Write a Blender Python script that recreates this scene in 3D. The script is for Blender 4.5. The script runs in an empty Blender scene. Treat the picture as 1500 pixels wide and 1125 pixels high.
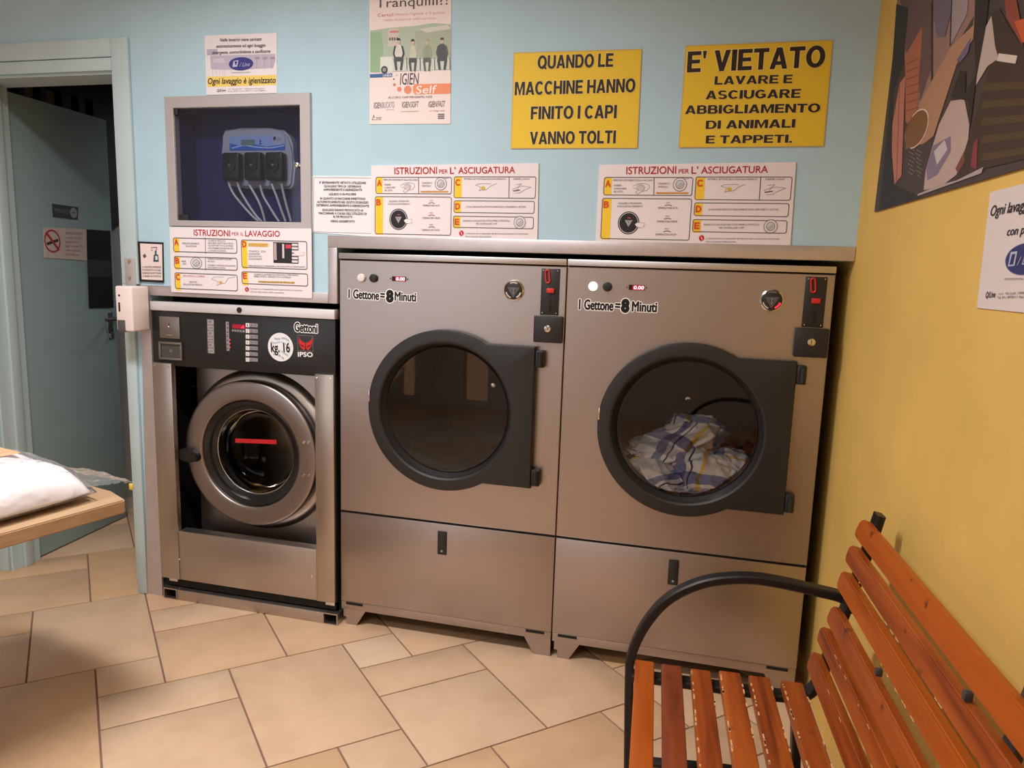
import bpy, bmesh, math, random
from math import sin, cos, pi, radians, atan2, sqrt
from mathutils import Vector, Matrix, Euler, noise
random.seed(7)
SC = bpy.context.scene
COL = SC.collection

# ------------------------------------------------------------------ camera, world, light, exposure
CAM_POS = Vector((1.2037, -2.3200, 1.3230))
CAM_ROT = Euler((radians(81.1496), radians(-1.8393), radians(14.1685)), 'XYZ')
FPX = 1061.8
cd = bpy.data.cameras.new('camera')
cam = bpy.data.objects.new('camera', cd)
COL.objects.link(cam)
cam.location = CAM_POS
cam.rotation_euler = CAM_ROT
cd.sensor_fit = 'HORIZONTAL'
cd.sensor_width = 36.0
cd.lens = FPX / 1500 * 36.0
cd.clip_start = 0.02
SC.camera = cam

SC.view_settings.view_transform = 'Standard'
SC.view_settings.look = 'None'
SC.view_settings.gamma = 1.0
SC.view_settings.use_curve_mapping = False
SC.view_settings.exposure = 0.0

world = bpy.data.worlds.new('world')
SC.world = world
world.use_nodes = True
world.node_tree.nodes['Background'].inputs[0].default_value = (0.97, 0.96, 1.0, 1)
world.node_tree.nodes['Background'].inputs[1].default_value = 2.0

CEIL = 2.75
LAMPS = [  # x, y, watts, colour, size x, size y
    (-0.05, -1.24, 41.0, (1.0, 0.985, 0.99), 0.9, 0.26, 146),
    (0.35, -2.95, 21.0, (1.0, 0.93, 0.86), 0.9, 0.26, 170),  # unseen second lamp, added as ambient fill for bench and floor
]
for lx, ly, lw, lc, sx, sy, spr in LAMPS:
    ld = bpy.data.lights.new('ceiling_light', 'AREA')
    ld.shape = 'RECTANGLE'
    ld.size, ld.size_y = sx, sy
    ld.energy = lw
    ld.color = lc
    ld.spread = radians(spr)
    lo = bpy.data.objects.new('ceiling_light', ld)
    COL.objects.link(lo)
    lo.location = (lx, ly, CEIL - 0.075)
ld = bpy.data.lights.new('rear_room_fill', 'AREA')      # unseen fill light, added to lift the dark back room
ld.size = 0.3
ld.energy = 6.5
ld.color = (0.92, 0.95, 1.0)
lo = bpy.data.objects.new('rear_room_fill', ld)
COL.objects.link(lo)
lo.location = (-1.25, 1.9, 2.15)

# ------------------------------------------------------------------ projection helper: a pixel of the photo back onto a real plane
RCAM = CAM_ROT.to_matrix()
def ray(px, py):
    return RCAM @ Vector(((px - 750) / FPX, -(py - 562.5) / FPX, -1))
def wp(px, py, Y=0.0):
    d = ray(px, py)
    p = CAM_POS + d * ((Y - CAM_POS.y) / d.y)
    return p.x, p.z
def fp(px, py, z=0.0):
    d = ray(px, py)
    p = CAM_POS + d * ((z - CAM_POS.z) / d.z)
    return p.x, p.y
def Zm(ox, oy, s):
    return lambda x, y: (ox + x / s, oy + y / s)

# ------------------------------------------------------------------ materials
def s2l(c):
    return tuple(((v / 255) / 12.92 if v / 255 <= 0.04045 else ((v / 255 + 0.055) / 1.055) ** 2.4) for v in c)
MATS = {}
def mat(name, rgb, rough=0.5, metal=0.0, spec=0.5, emit=0.0, coat=0.0):
    if name in MATS:
        return MATS[name]
    m = bpy.data.materials.new(name)
    m.use_nodes = True
    b = m.node_tree.nodes['Principled BSDF']
    c = s2l(rgb)
    b.inputs['Base Color'].default_value = (*c, 1)
    b.inputs['Roughness'].default_value = rough
    b.inputs['Metallic'].default_value = metal
    b.inputs['Specular IOR Level'].default_value = spec
    b.inputs['Coat Weight'].default_value = coat
    if emit:
        b.inputs['Emission Color'].default_value = (*c, 1)
        b.inputs['Emission Strength'].default_value = emit
    MATS[name] = m
    return m
def nd(m, t, **kw):
    n = m.node_tree.nodes.new(t)
    for k, v in kw.items():
        setattr(n, k, v)
    return n
def lk(m, a, b):
    m.node_tree.links.new(a, b)
def noise_tex(m, coord, scale, stretch=(1, 1, 1), detail=4, rough=0.6):
    tc = nd(m, 'ShaderNodeTexCoord')
    mp = nd(m, 'ShaderNodeMapping')
    mp.inputs['Scale'].default_value = stretch
    nt = nd(m, 'ShaderNodeTexNoise')
    nt.inputs['Scale'].default_value = scale
    nt.inputs['Detail'].default_value = detail
    nt.inputs['Roughness'].default_value = rough
    lk(m, tc.outputs[coord], mp.inputs[0])
    lk(m, mp.outputs[0], nt.inputs['Vector'])
    return nt
def ramp(m, src, stops):
    r = nd(m, 'ShaderNodeValToRGB')
    e = r.color_ramp.elements
    while len(e) < len(stops):
        e.new(0.5)
    for i, (p, c) in enumerate(stops):
        e[i].position = p
        e[i].color = (*c, 1) if len(c) == 3 else c
    lk(m, src, r.inputs[0])
    return r
def bump(m, src, strength, dist=0.002):
    b = nd(m, 'ShaderNodeBump')
    b.inputs['Strength'].default_value = strength
    b.inputs['Distance'].default_value = dist
    lk(m, src, b.inputs['Height'])
    lk(m, b.outputs[0], m.node_tree.nodes['Principled BSDF'].inputs['Normal'])
def bsdf(m):
    return m.node_tree.nodes['Principled BSDF']

def plaster(name, rgb, var=0.05, scale=3, bmp=0.15):
    m = mat(name, rgb, 0.75, spec=0.25)
    c = s2l(rgb)
    n = noise_tex(m, 'Object', scale, detail=6)
    r = ramp(m, n.outputs['Fac'], [(0.3, tuple(v * (1 - var) for v in c)), (0.7, tuple(min(1, v * (1 + var)) for v in c))])
    lk(m, r.outputs[0], bsdf(m).inputs['Base Color'])
    n2 = noise_tex(m, 'Object', 90, detail=3)
    bump(m, n2.outputs['Fac'], bmp)
    return m
def brushed(name, rgb, rough=0.35, stretch=(2, 2, 160), rv=0.10, metal=1.0):
    m = mat(name, rgb, rough, metal)
    n = noise_tex(m, 'Object', 6, stretch, detail=5)
    mr = nd(m, 'ShaderNodeMapRange')
    mr.inputs['To Min'].default_value = rough - rv
    mr.inputs['To Max'].default_value = rough + rv
    lk(m, n.outputs['Fac'], mr.inputs['Value'])
    lk(m, mr.outputs[0], bsdf(m).inputs['Roughness'])
    c = s2l(rgb)
    r = ramp(m, n.outputs['Fac'], [(0.3, tuple(v * .95 for v in c)), (0.7, tuple(min(1, v * 1.05) for v in c))])
    lk(m, r.outputs[0], bsdf(m).inputs['Base Color'])
    return m
def glassy(name, tint, gloss_ior=1.5, haze=0.0):
    # clear pane: transparent with fresnel reflection
    m = bpy.data.materials.new(name)
    m.use_nodes = True
    nt = m.node_tree
    for n in list(nt.nodes):
        nt.nodes.remove(n)
    out = nt.nodes.new('ShaderNodeOutputMaterial')
    tr = nt.nodes.new('ShaderNodeBsdfTransparent')
    tr.inputs[0].default_value = (*tint, 1)
    gl = nt.nodes.new('ShaderNodeBsdfGlossy')
    gl.inputs['Roughness'].default_value = 0.02
    fr = nt.nodes.new('ShaderNodeFresnel')
    fr.inputs[0].default_value = gloss_ior
    mx = nt.nodes.new('ShaderNodeMixShader')
    nt.links.new(fr.outputs[0], mx.inputs[0])
    nt.links.new(tr.outputs[0], mx.inputs[1])
    nt.links.new(gl.outputs[0], mx.inputs[2])
    last = mx
    if haze:
        df = nt.nodes.new('ShaderNodeBsdfDiffuse')
        df.inputs[0].default_value = (.8, .8, .8, 1)
        m2 = nt.nodes.new('ShaderNodeMixShader')
        m2.inputs[0].default_value = haze
        nt.links.new(mx.outputs[0], m2.inputs[1])
        nt.links.new(df.outputs[0], m2.inputs[2])
        last = m2
    nt.links.new(last.outputs[0], out.inputs[0])
    MATS[name] = m
    return m

M_TEAL = plaster('teal_paint', (180, 210, 223))
M_TEALW = plaster('teal_gloss_wood', (188, 206, 209), 0.03, 6, 0.05)
M_YEL = plaster('yellow_paint', (227, 188, 103), 0.08, 2.2, 0.2)
M_CEIL = plaster('ceiling_paint', (228, 224, 216))
M_ROOM = plaster('cream_paint', (222, 212, 200))
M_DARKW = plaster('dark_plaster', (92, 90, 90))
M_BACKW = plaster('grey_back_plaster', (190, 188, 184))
M_LEAF = plaster('door_paint', (150, 172, 174), 0.04, 5, 0.08)
M_PANEL = brushed('taupe_steel', (180, 170, 167), 0.36, (1.5, 1.5, 90), 0.06)
M_STEEL = brushed('stainless_steel', (190, 181, 175), 0.40, (120, 2, 2), 0.06)
M_DOORST = brushed('door_steel', (158, 148, 145), 0.42, (120, 2, 2), 0.05)
M_STEELV = brushed('stainless_steel_upright', (188, 178, 170), 0.38, (2, 2, 110), 0.06)
M_ALU = brushed('aluminium_strip', (206, 202, 202), 0.42, (1, 1, 60), 0.05)
M_TRIM = brushed('grey_metal_trim', (206, 199, 201), 0.40, (3, 3, 3), 0.04, 0.7)
M_FRAME = mat('dull_aluminium', (190, 184, 184), 0.5, 0.4)
M_CHROME = mat('chrome', (225, 222, 220), 0.14, 1.0)
M_BLACK = mat('black_plastic', (34, 33, 34), 0.42)
M_BLACKP = mat('black_panel', (30, 30, 32), 0.34)
M_DARK = mat('dark_void', (16, 15, 15), 0.8)
M_RUBBER = mat('black_rubber', (24, 23, 23), 0.3)
M_DRUM = mat('drum_steel', (44, 44, 45), 0.45, 0.9)
M_RED = mat('red_plastic', (206, 44, 40), 0.4)
M_REDL = mat('red_led_glow', (255, 40, 70), 0.4, emit=1.2)
M_WHITEL = mat('white_led', (255, 235, 242), 0.4, emit=1.3)
M_WHITE = mat('white_plastic', (228, 218, 214), 0.4)
M_LAMPON = mat('lit_white_button', (255, 252, 248), 0.3, emit=1.1)
M_GREYP = mat('grey_plastic', (150, 150, 154), 0.45)
M_NAVY = mat('navy_board', (30, 31, 92), 0.5)
M_IRON = mat('black_iron', (33, 31, 31), 0.42, 0.3)
M_GREYIRON = mat('grey_iron', (84, 80, 78), 0.5, 0.4)
M_HOSE = mat('milky_hose', (188, 186, 176), 0.35)
M_BEAM = mat('dark_timber', (46, 42, 40), 0.7)
M_GROUT = mat('brown_grout', (134, 106, 88), 0.85)
M_GLASS = glassy('door_glass', (0.95, 0.95, 0.95), 1.45)
M_GLASSD = glassy('smoky_glass', (0.55, 0.54, 0.53), 1.25)
M_AMBER = glassy('amber_glass', (0.80, 0.58, 0.42), 1.5)
M_PERSPEX = glassy('perspex', (0.80, 0.82, 0.88), 1.3, 0.012)
M_DRYBODY = mat('dryer_casing', (70, 66, 64), 0.5, 0.6)
def ink(r, g, b):
    return mat('ink_%d_%d_%d' % (r, g, b), (r, g, b), 0.55, spec=0.3)

# ------------------------------------------------------------------ mesh helpers
def nbm():
    return bmesh.new()
def add_box(bm, x0, x1, y0, y1, z0, z1, bev=0.0, mi=0, seg=2):
    r = bmesh.ops.create_cube(bm, size=1.0)
    vs = r['verts']
    for v in vs:
        v.co = Vector(((x0 + x1) / 2 + v.co.x * (x1 - x0), (y0 + y1) / 2 + v.co.y * (y1 - y0), (z0 + z1) / 2 + v.co.z * (z1 - z0)))
    fs = {f for v in vs for f in v.link_faces}
    for f in fs:
        f.material_index = mi
    if bev > 0:
        es = list({e for v in vs for e in v.link_edges})
        r = bmesh.ops.bevel(bm, geom=es, offset=bev, segments=seg, profile=0.5, affect='EDGES')
        for f in r['faces']:
            f.material_index = mi
def poly(bm, pts, mi=0):
    f = bm.faces.new([bm.verts.new(p) for p in pts])
    f.material_index = mi
    return f
def loops(bm, rings, mi=0, close_first=False, close_last=False, cyclic=True, smooth=True):
    L = [[bm.verts.new(p) for p in r] for r in rings]
    n = len(L[0])
    for a, b in zip(L, L[1:]):
        for i in range(n if cyclic else n - 1):
            j = (i + 1) % n
            f = bm.faces.new((a[i], a[j], b[j], b[i]))
            f.material_index = mi
            f.smooth = smooth
    if close_first:
        bm.faces.new(list(reversed(L[0]))).material_index = mi
    if close_last:
        bm.faces.new(L[-1]).material_index = mi
    return L
def add_lathe_y(bm, cx, cz, prof, seg=64, mi=0, cap0=False, cap1=False):
    # profile of (radius, y)
    rings = [[(cx + r * cos(2 * pi * k / seg), y, cz + r * sin(2 * pi * k / seg)) for k in range(seg)] for r, y in prof]
    loops(bm, rings, mi, cap0, cap1)
def add_prism(bm, pts, y0, y1, mi=0):
    # outline in x,z extruded between y0 (front) and y1
    loops(bm, [[(x, y0, z) for x, z in pts], [(x, y1, z) for x, z in pts]], mi, True, True, smooth=False)
def add_tube(bm, pts, r, seg=8, mi=0):
    pts = [Vector(p) for p in pts]
    rings = []
    up = Vector((0.03, 0.1, 1)).normalized()
    for i, p in enumerate(pts):
        t = (pts[min(i + 1, len(pts) - 1)] - pts[max(i - 1, 0)]).normalized()
        a = t.cross(up)
        if a.length < 1e-3:
            a = t.cross(Vector((1, 0, 0)))
        a.normalize()
        b = a.cross(t)
        rings.append([p + (a * cos(2 * pi * k / seg) + b * sin(2 * pi * k / seg)) * r for k in range(seg)])
    loops(bm, rings, mi, True, True)
def add_bar(bm, pts, w, h, side, mi=0):
    # rectangular bar swept along pts; side = unit vector of the bar's width w; h across
    pts = [Vector(p) for p in pts]
    side = Vector(side)
    c = min(w, h) * 0.18
    rings = []
    for i, p in enumerate(pts):
        t = (pts[min(i + 1, len(pts) - 1)] - pts[max(i - 1, 0)]).normalized()
        n = t.cross(side).normalized()
        W, H = w / 2, h / 2
        prof = [(-W + c, -H), (W - c, -H), (W, -H + c), (W, H - c), (W - c, H), (-W + c, H), (-W, H - c), (-W, -H + c)]
        rings.append([p + side * a + n * b for a, b in prof])
    loops(bm, rings, mi, True, True, smooth=False)
def smooth_path(ctrl, n=8):
    P = [Vector(p) for p in ctrl]
    out = []
    for i in range(len(P) - 1):
        p0, p1, p2, p3 = P[max(i - 1, 0)], P[i], P[i + 1], P[min(i + 2, len(P) - 1)]
        for k in range(n):
            t = k / n
            out.append(0.5 * ((2 * p1) + (p2 - p0) * t + (2 * p0 - 5 * p1 + 4 * p2 - p3) * t * t + (3 * p1 - p0 - 3 * p2 + p3) * t ** 3))
    out.append(P[-1])
    return out
def obj(name, bm, mats, parent=None, loc=(0, 0, 0), rotz=0.0, angle=35):
    me = bpy.data.meshes.new(name)
    bmesh.ops.recalc_face_normals(bm, faces=bm.faces)
    bm.to_mesh(me)
    bm.free()
    for m in (mats if isinstance(mats, (list, tuple)) else [mats]):
        me.materials.append(m)
    for p in me.polygons:
        p.use_smooth = True
    me.set_sharp_from_angle(angle=radians(angle))
    o = bpy.data.objects.new(name, me)
    COL.objects.link(o)
    o.location = loc
    o.rotation_euler = (0, 0, rotz)
    if parent is not None:
        o.parent = parent
    return o
def tag(o, label, cat, group=None):
    o['label'] = label
    o['category'] = cat
    if group:
        o['group'] = group
    return o
def thing(name, label, cat, loc=(0, 0, 0), rotz=0.0, group=None):
    o = bpy.data.objects.new(name, None)
    o.empty_display_size = 0.1
    COL.objects.link(o)
    o.location = loc
    o.rotation_euler = (0, 0, rotz)
    return tag(o, label, cat, group)
def struct(name, bm, mats, parent=None, **k):
    o = obj(name, bm, mats, parent, **k)
    if parent is None:
        o['kind'] = 'structure'
    return o
def box_obj(name, b, m, parent=None, bev=0.0, loc=(0, 0, 0)):
    bm = nbm()
    add_box(bm, *b, bev=bev)
    return obj(name, bm, m, parent, loc)

# ------------------------------------------------------------------ lettering
TXT = {}
def text_mesh(s, bold=0.0, res=3):
    key = (s, bold, res)
    if key in TXT:
        return TXT[key]
    cu = bpy.data.curves.new('t', 'FONT')
    cu.body = s
    cu.offset = bold
    cu.resolution_u = res
    cu.fill_mode = 'FRONT'
    o = bpy.data.objects.new('t', cu)
    me = o.to_mesh()
    vs = [(v.co.x, v.co.y) for v in me.vertices]
    fs = [tuple(p.vertices) for p in me.polygons]
    o.to_mesh_clear()
    bpy.data.objects.remove(o)
    bpy.data.curves.remove(cu)
    TXT[key] = (vs, fs)
    return TXT[key]
CAPH = max(v[1] for v in text_mesh('H')[0])

# heavy block capitals for the big signs: each letter is (width, list of convex polygons) on a unit cap height
def _r(x0, x1, z0, z1):
    return [(x0, z0), (x1, z0), (x1, z1), (x0, z1)]
def _arc(cx, cz, rx, rz, a0, a1, t=.235, h=.19, n=14):
    out = []
    for k in range(n):
        a, b = radians(a0 + (a1 - a0) * k / n), radians(a0 + (a1 - a0) * (k + 1) / n)
        ix, iz = rx - t, rz - h
        out.append([(cx + ix * cos(a), cz + iz * sin(a)), (cx + rx * cos(a), cz + rz * sin(a)), (cx + rx * cos(b), cz + rz * sin(b)), (cx + ix * cos(b), cz + iz * sin(b))])
    return out
_t, _h = .235, .19
HEAVY = {
    'A': (.86, [[(0, 0), (.245, 0), (.52, 1), (.30, 1)], [(.615, 0), (.86, 0), (.56, 1), (.34, 1)], _r(.19, .67, .19, .36)]),
    'B': (.78, [_r(0, _t, 0, 1), _r(_t, .45, .82, 1), _r(_t, .45, .43, .60), _r(_t, .46, 0, .18)] + _arc(.44, .715, .29, .285, -90, 90, .22, .17) + _arc(.46, .30, .32, .30, -90, 90, .235, .18)),
    'C': (.82, _arc(.42, .5, .42, .51, 38, 322, .24, .19, 24)),
    'D': (.82, [_r(0, _t, 0, 1), _r(_t, .42, .82, 1), _r(_t, .42, 0, .18)] + _arc(.40, .5, .42, .5, -90, 90, .24, .18, 18)),
    'E': (.70, [_r(0, _t, 0, 1), _r(_t, .69, .81, 1), _r(_t, .64, .42, .60), _r(_t, .70, 0, .19)]),
    'F': (.66, [_r(0, _t, 0, 1), _r(_t, .66, .81, 1), _r(_t, .59, .40, .58)]),
    'G': (.86, _arc(.43, .5, .43, .51, 40, 330, .24, .19, 24) + [_r(.46, .83, .38, .54), _r(.61, .83, .12, .40)]),
    'H': (.80, [_r(0, _t, 0, 1), _r(.80 - _t, .80, 0, 1), _r(_t, .80 - _t, .41, .60)]),
    'I': (.25, [_r(0, .25, 0, 1)]),
    'L': (.66, [_r(0, _t, 0, 1), _r(_t, .66, 0, .20)]),
    'M': (.98, [_r(0, .22, 0, 1), _r(.76, .98, 0, 1), [(.10, 1), (.30, 1), (.56, .12), (.42, .12)], [(.88, 1), (.68, 1), (.42, .12), (.56, .12)], _r(.42, .56, 0, .14)]),
    'N': (.80, [_r(0, .225, 0, 1), _r(.575, .80, 0, 1), [(.04, 1), (.24, 1), (.76, 0), (.56, 0)]]),
    'O': (.90, _arc(.45, .5, .45, .51, 0, 360, .245, .19, 32)),
    'P': (.74, [_r(0, _t, 0, 1), _r(_t, .42, .82, 1), _r(_t, .42, .35, .53)] + _arc(.42, .675, .32, .325, -90, 90, .23, .18)),
    'Q': (.90, _arc(.45, .5, .45, .51, 0, 360, .245, .19, 32) + [[(.46, .22), (.58, .32), (.92, .04), (.82, -.08)]]),
    'R': (.82, [_r(0, _t, 0, 1), _r(_t, .46, .82, 1), _r(_t, .46, .40, .57), [(.34, .42), (.56, .44), (.84, 0), (.57, 0)]] + _arc(.45, .70, .31, .30, -90, 90, .23, .18)),
    'S': (.76, _arc(.38, .715, .35, .295, 25, 270, .22, .17, 18) + _arc(.38, .285, .37, .295, -155, 90, .235, .17, 18)),
    'T': (.74, [_r(.37 - _t / 2, .37 + _t / 2, 0, .82), _r(0, .74, .81, 1)]),
    'U': (.80, [_r(0, _t, .36, 1), _r(.80 - _t, .80, .36, 1)] + _arc(.40, .37, .40, .385, 180, 360, .235, .19)),
    'V': (.82, [[(0, 1), (.25, 1), (.52, 0), (.30, 0)], [(.82, 1), (.57, 1), (.30, 0), (.52, 0)]]),
    "'": (.20, [[(0, 1), (.20, 1), (.15, .64), (.05, .64)]]),
    '.': (.22, [_r(0, .22, 0, .21)]),
}

class Sheet:
    """A printed surface standing on a plane: local x to the right, local z up, print layered on the -y side."""
    def __init__(self, origin, rotz=0.0):
        self.o = Vector(origin)
        self.rz = rotz
        self.ax = Vector((cos(rotz), sin(rotz), 0))
        self.n = Vector((sin(rotz), -cos(rotz), 0))
        self.bm = nbm()
        self.mats = []
        self.top = 0.0
        self.n_ = 0
    def L(self, p):
        d = ray(*p)
        t = (self.o + self.n * self.top - CAM_POS).dot(self.n) / d.dot(self.n)
        q = CAM_POS + d * t - self.o
        return q.dot(self.ax), q.z
    def m(self, c):
        mm = c if isinstance(c, bpy.types.Material) else ink(*c)
        if mm not in self.mats:
            self.mats.append(mm)
        return self.mats.index(mm)
    def y(self, layer):
        self.n_ = min(self.n_ + 1, 240)
        return -(self.top + 0.0003 * layer + 0.000001 * self.n_)
    def slab(self, pts, c, thick=0.002):
        self.top = 0.0
        P = [self.L(p) for p in pts]
        self.slab_l(P, c, thick)
    def slab_l(self, P, c, thick=0.002):
        add_prism(self.bm, P, -thick, 0.0, self.m(c))
        self.top = thick
    def poly_l(self, P, c, layer=1):
        y = self.y(layer)
        try:
            poly(self.bm, [(a, y, b) for a, b in P], self.m(c))
        except ValueError:
            pass
    def poly(self, pts, c, layer=1):
        self.poly_l([self.L(p) for p in pts], c, layer)
    def line_l(self, P, w, c, layer=1, closed=False):
        n = len(P)
        for i in range(n if closed else n - 1):
            a, b = Vector(P[i]), Vector(P[(i + 1) % n])
            d = (b - a)
            if d.length < 1e-6:
                continue
            d.normalize()
            nn = Vector((-d.y, d.x)) * w / 2
            e = d * w / 2
            self.poly_l([a - nn - e, b - nn + e, b + nn + e, a + nn - e], c, layer)
    def line(self, pts, w, c, layer=1, closed=False):
        self.line_l([self.L(p) for p in pts], w, c, layer, closed)
    def disc_l(self, ctr, rx, rz, c, layer=1, seg=28, rin=0.0, a0=0.0, a1=2 * pi):
        y = self.y(layer)
        mi = self.m(c)
        full = abs(a1 - a0 - 2 * pi) < 1e-6
        if rin <= 0:
            poly(self.bm, [(ctr[0] + rx * cos(a0 + (a1 - a0) * k / seg), y, ctr[1] + rz * sin(a0 + (a1 - a0) * k / seg)) for k in range(seg if full else seg + 1)], mi)
        else:
            A = [self.bm.verts.new((ctr[0] + rx * cos(a0 + (a1 - a0) * k / seg), y, ctr[1] + rz * sin(a0 + (a1 - a0) * k / seg))) for k in range(seg + 1)]
            B = [self.bm.verts.new((ctr[0] + rin * rx * cos(a0 + (a1 - a0) * k / seg), y, ctr[1] + rin * rz * sin(a0 + (a1 - a0) * k / seg))) for k in range(seg + 1)]
            for k in range(seg):
                self.bm.faces.new((A[k], A[k + 1], B[k + 1], B[k])).material_index = mi
    def disc(self, p, rxpx, rzpx, c, layer=1, **k):
        c0 = self.L(p)
        rx = abs(self.L((p[0] + rxpx, p[1]))[0] - c0[0])
        rz = abs(self.L((p[0], p[1] + rzpx))[1] - c0[1])
        self.disc_l(c0, rx, rz, c, layer, **k)
    def rrect_l(self, x0, x1, z0, z1, r, w, c, layer=1):
        P = []
        for cx, cz, a in ((x1 - r, z1 - r, 0), (x0 + r, z1 - r, 90), (x0 + r, z0 + r, 180), (x1 - r, z0 + r, 270)):
            for k in range(5):
                t = radians(a + 22.5 * k)
                P.append((cx + r * cos(t), cz + r * sin(t)))
        self.line_l(P, w, c, layer, True)
    def rrect(self, a, b, rpx, wpx, c, layer=1):
        A, B = self.L(a), self.L(b)
        k = abs(self.L((a[0] + 10, a[1]))[0] - A[0]) / 10
        self.rrect_l(A[0], B[0], B[1], A[1], rpx * k, wpx * k, c, layer)
    def rect(self, a, b, c, layer=1):
        A, B = self.L(a), self.L(b)
        self.poly_l([(A[0], B[1]), (B[0], B[1]), (B[0], A[1]), (A[0], A[1])], c, layer)
    def text(self, s, a, b, hpx, c, bold=0.0, shear=0.0, layer=2, halo=None, halow=0.05, res=3):
        """a, b: pixels at the left and right end of the line, half way up its capitals; hpx: capital height in pixels"""
        A, B = Vector(self.L(a)), Vector(self.L(b))
        top = self.L((a[0], a[1] - hpx / 2))
        bot = self.L((a[0], a[1] + hpx / 2))
        self.text_l(s, A, B, abs(top[1] - bot[1]), c, bold, shear, layer, halo, halow, res)
    def text_l(self, s, A, B, h, c, bold=0.0, shear=0.0, layer=2, halo=None, halow=0.05, res=3):
        A, B = Vector(A), Vector(B)
        d = B - A
        W = d.length
        d.normalize()
        u = Vector((-d.y, d.x))
        vs0, _ = text_mesh(s, 0.0, res)
        xs = [v[0] + shear * v[1] for v in vs0]
        mn, mx = min(xs), max(xs)
        kx, kz = W / (mx - mn), h / CAPH
        vs, fs = text_mesh(s, 0.0, res)
        k8 = [(cos(pi * k / 4), sin(pi * k / 4)) for k in range(8)]
        k12 = [(cos(pi * k / 6), sin(pi * k / 6)) for k in range(12)]
        jobs = []
        if halo:
            jobs.append(([(halow + max(bold, 0), q) for q in k12] + [(0, (0, 0))], halo, layer))
        jobs.append(([(0, (0, 0))] + ([(bold, q) for q in k8] if bold > 0.007 else []), c, layer + 1))
        for offs, col, ly in jobs:
            mi = self.m(col)
            y = self.y(ly)
            for n_, (r_, (ox, oz)) in enumerate(offs):
                y -= 0.000012
                V = []
                for vx, vz in vs:
                    q = A + d * ((vx + shear * vz - mn) * kx + ox * r_ * kz) + u * ((vz - CAPH / 2 + oz * r_) * kz)
                    V.append(self.bm.verts.new((q.x, y, q.y)))
                for f in fs:
                    try:
                        self.bm.faces.new([V[i] for i in f]).material_index = mi
                    except ValueError:
                        pass
    def heavy(self, s, a, b, hpx, c, halo, layer=2, gap=0.065, space=0.32):
        A, B = Vector(self.L(a)), Vector(self.L(b))
        h = abs(self.L((a[0], a[1] - hpx / 2))[1] - self.L((a[0], a[1] + hpx / 2))[1])
        d = B - A
        W = d.length
        d.normalize()
        u = Vector((-d.y, d.x))
        x, P = 0.0, []
        for ch in s:
            if ch == ' ':
                x += space
                continue
            w, ps = HEAVY[ch]
            P += [[(px_ + x, pz_ - .5) for px_, pz_ in q] for q in ps]
            x += w + gap
        k = W / (x - gap)
        r_ = 0.045
        for off, col, ly in [((r_ * cos(pi * i / 6), r_ * sin(pi * i / 6)), halo, layer) for i in range(12)] + [((0, 0), c, layer + 1)]:
            mi = self.m(col)
            y = self.y(ly)
            for i, q in enumerate(P):
                V = []
                for px_, pz_ in q:
                    w = A + d * (px_ * k + off[0] * h) + u * ((pz_ + off[1]) * h)
                    V.append((w.x, y - (i % 40) * 0.000001, w.y))
                poly(self.bm, V, mi)
    def finish(self, name, parent=None):
        me = bpy.data.meshes.new(name)
        self.bm.to_mesh(me)
        self.bm.free()
        for m_ in self.mats:
            me.materials.append(m_)
        o = bpy.data.objects.new(name, me)
        COL.objects.link(o)
        if parent is None:
            o.location = self.o
            o.rotation_euler = (0, 0, self.rz)
        else:
            o.parent = parent
            o.location = self.o - parent.location
        return o
def lines_px(a, b, n, *_):
    return [((a[0] + (b[0] - a[0]) * i / max(1, n - 1)), (a[1] + (b[1] - a[1]) * i / max(1, n - 1))) for i in range(n)]

# ================================================================== THE ROOM
XR = 1.645          # yellow wall at the corner; it runs slightly out towards the entrance
BT = radians(2.9)
bm = nbm()
add_box(bm, -3.2, 1.9, -4.4, 3.0, -0.1, -0.004, mi=0)
# modular stone pattern: lattice fitted to the photographed joints, four tile sizes
EU, EV, E0 = Vector((0.13859, 0.12755)), Vector((-0.12936, 0.12801)), Vector((0.59199, -0.64754))
def tile_xy(i, j):
    return E0 + EU * i + EV * j
def clip_poly(P, ax, lim, keep_less):
    out = []
    for k in range(len(P)):
        a, b = P[k], P[(k + 1) % len(P)]
        ia = (a[ax] <= lim) if keep_less else (a[ax] >= lim)
        ib = (b[ax] <= lim) if keep_less else (b[ax] >= lim)
        if ia:
            out.append(a)
        if ia != ib:
            t = (lim - a[ax]) / (b[ax] - a[ax])
            out.append(a + (b - a) * t)
    return out
for a in range(-14, 15):
    for b in range(-14, 15):
        pi_, pj_ = 4 * a + b, 3 - a + 3 * b
        for x0, y0, x1, y1 in ((0, 0, 1, 1), (0, -1, 2, 0), (0, -3, 2, -1), (2, -3, 4, 0)):
            g = 0.016
            P = [tile_xy(pi_ + x, pj_ + y) for x, y in ((x0 + g, y0 + g), (x1 - g, y0 + g), (x1 - g, y1 - g), (x0 + g, y1 - g))]
            for ax, lim, less in ((0, 1.89, True), (0, -3.2, False), (1, 3.0, True), (1, -4.4, False)):
                if P:
                    P = clip_poly(P, ax, lim, less)
            if len(P) < 3:
                continue
            ctr = sum(P, Vector((0, 0))) / len(P)
            inner = [p + (ctr - p).normalized() * 0.004 for p in P]
            L1 = [bm.verts.new((p.x, p.y, -0.004)) for p in P]
            L2 = [bm.verts.new((p.x, p.y, -0.0012)) for p in P]
            L3 = [bm.verts.new((p.x, p.y, 0.0)) for p in inner]
            n = len(P)
            for A, B in ((L1, L2), (L2, L3)):
                for k in range(n):
                    bm.faces.new((A[k], A[(k + 1) % n], B[(k + 1) % n], B[k])).material_index = 1
            bm.faces.new(L3).material_index = 1
M_TILE = mat('sandstone_tile', (206, 172, 134), 0.42, spec=0.4)
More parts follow.
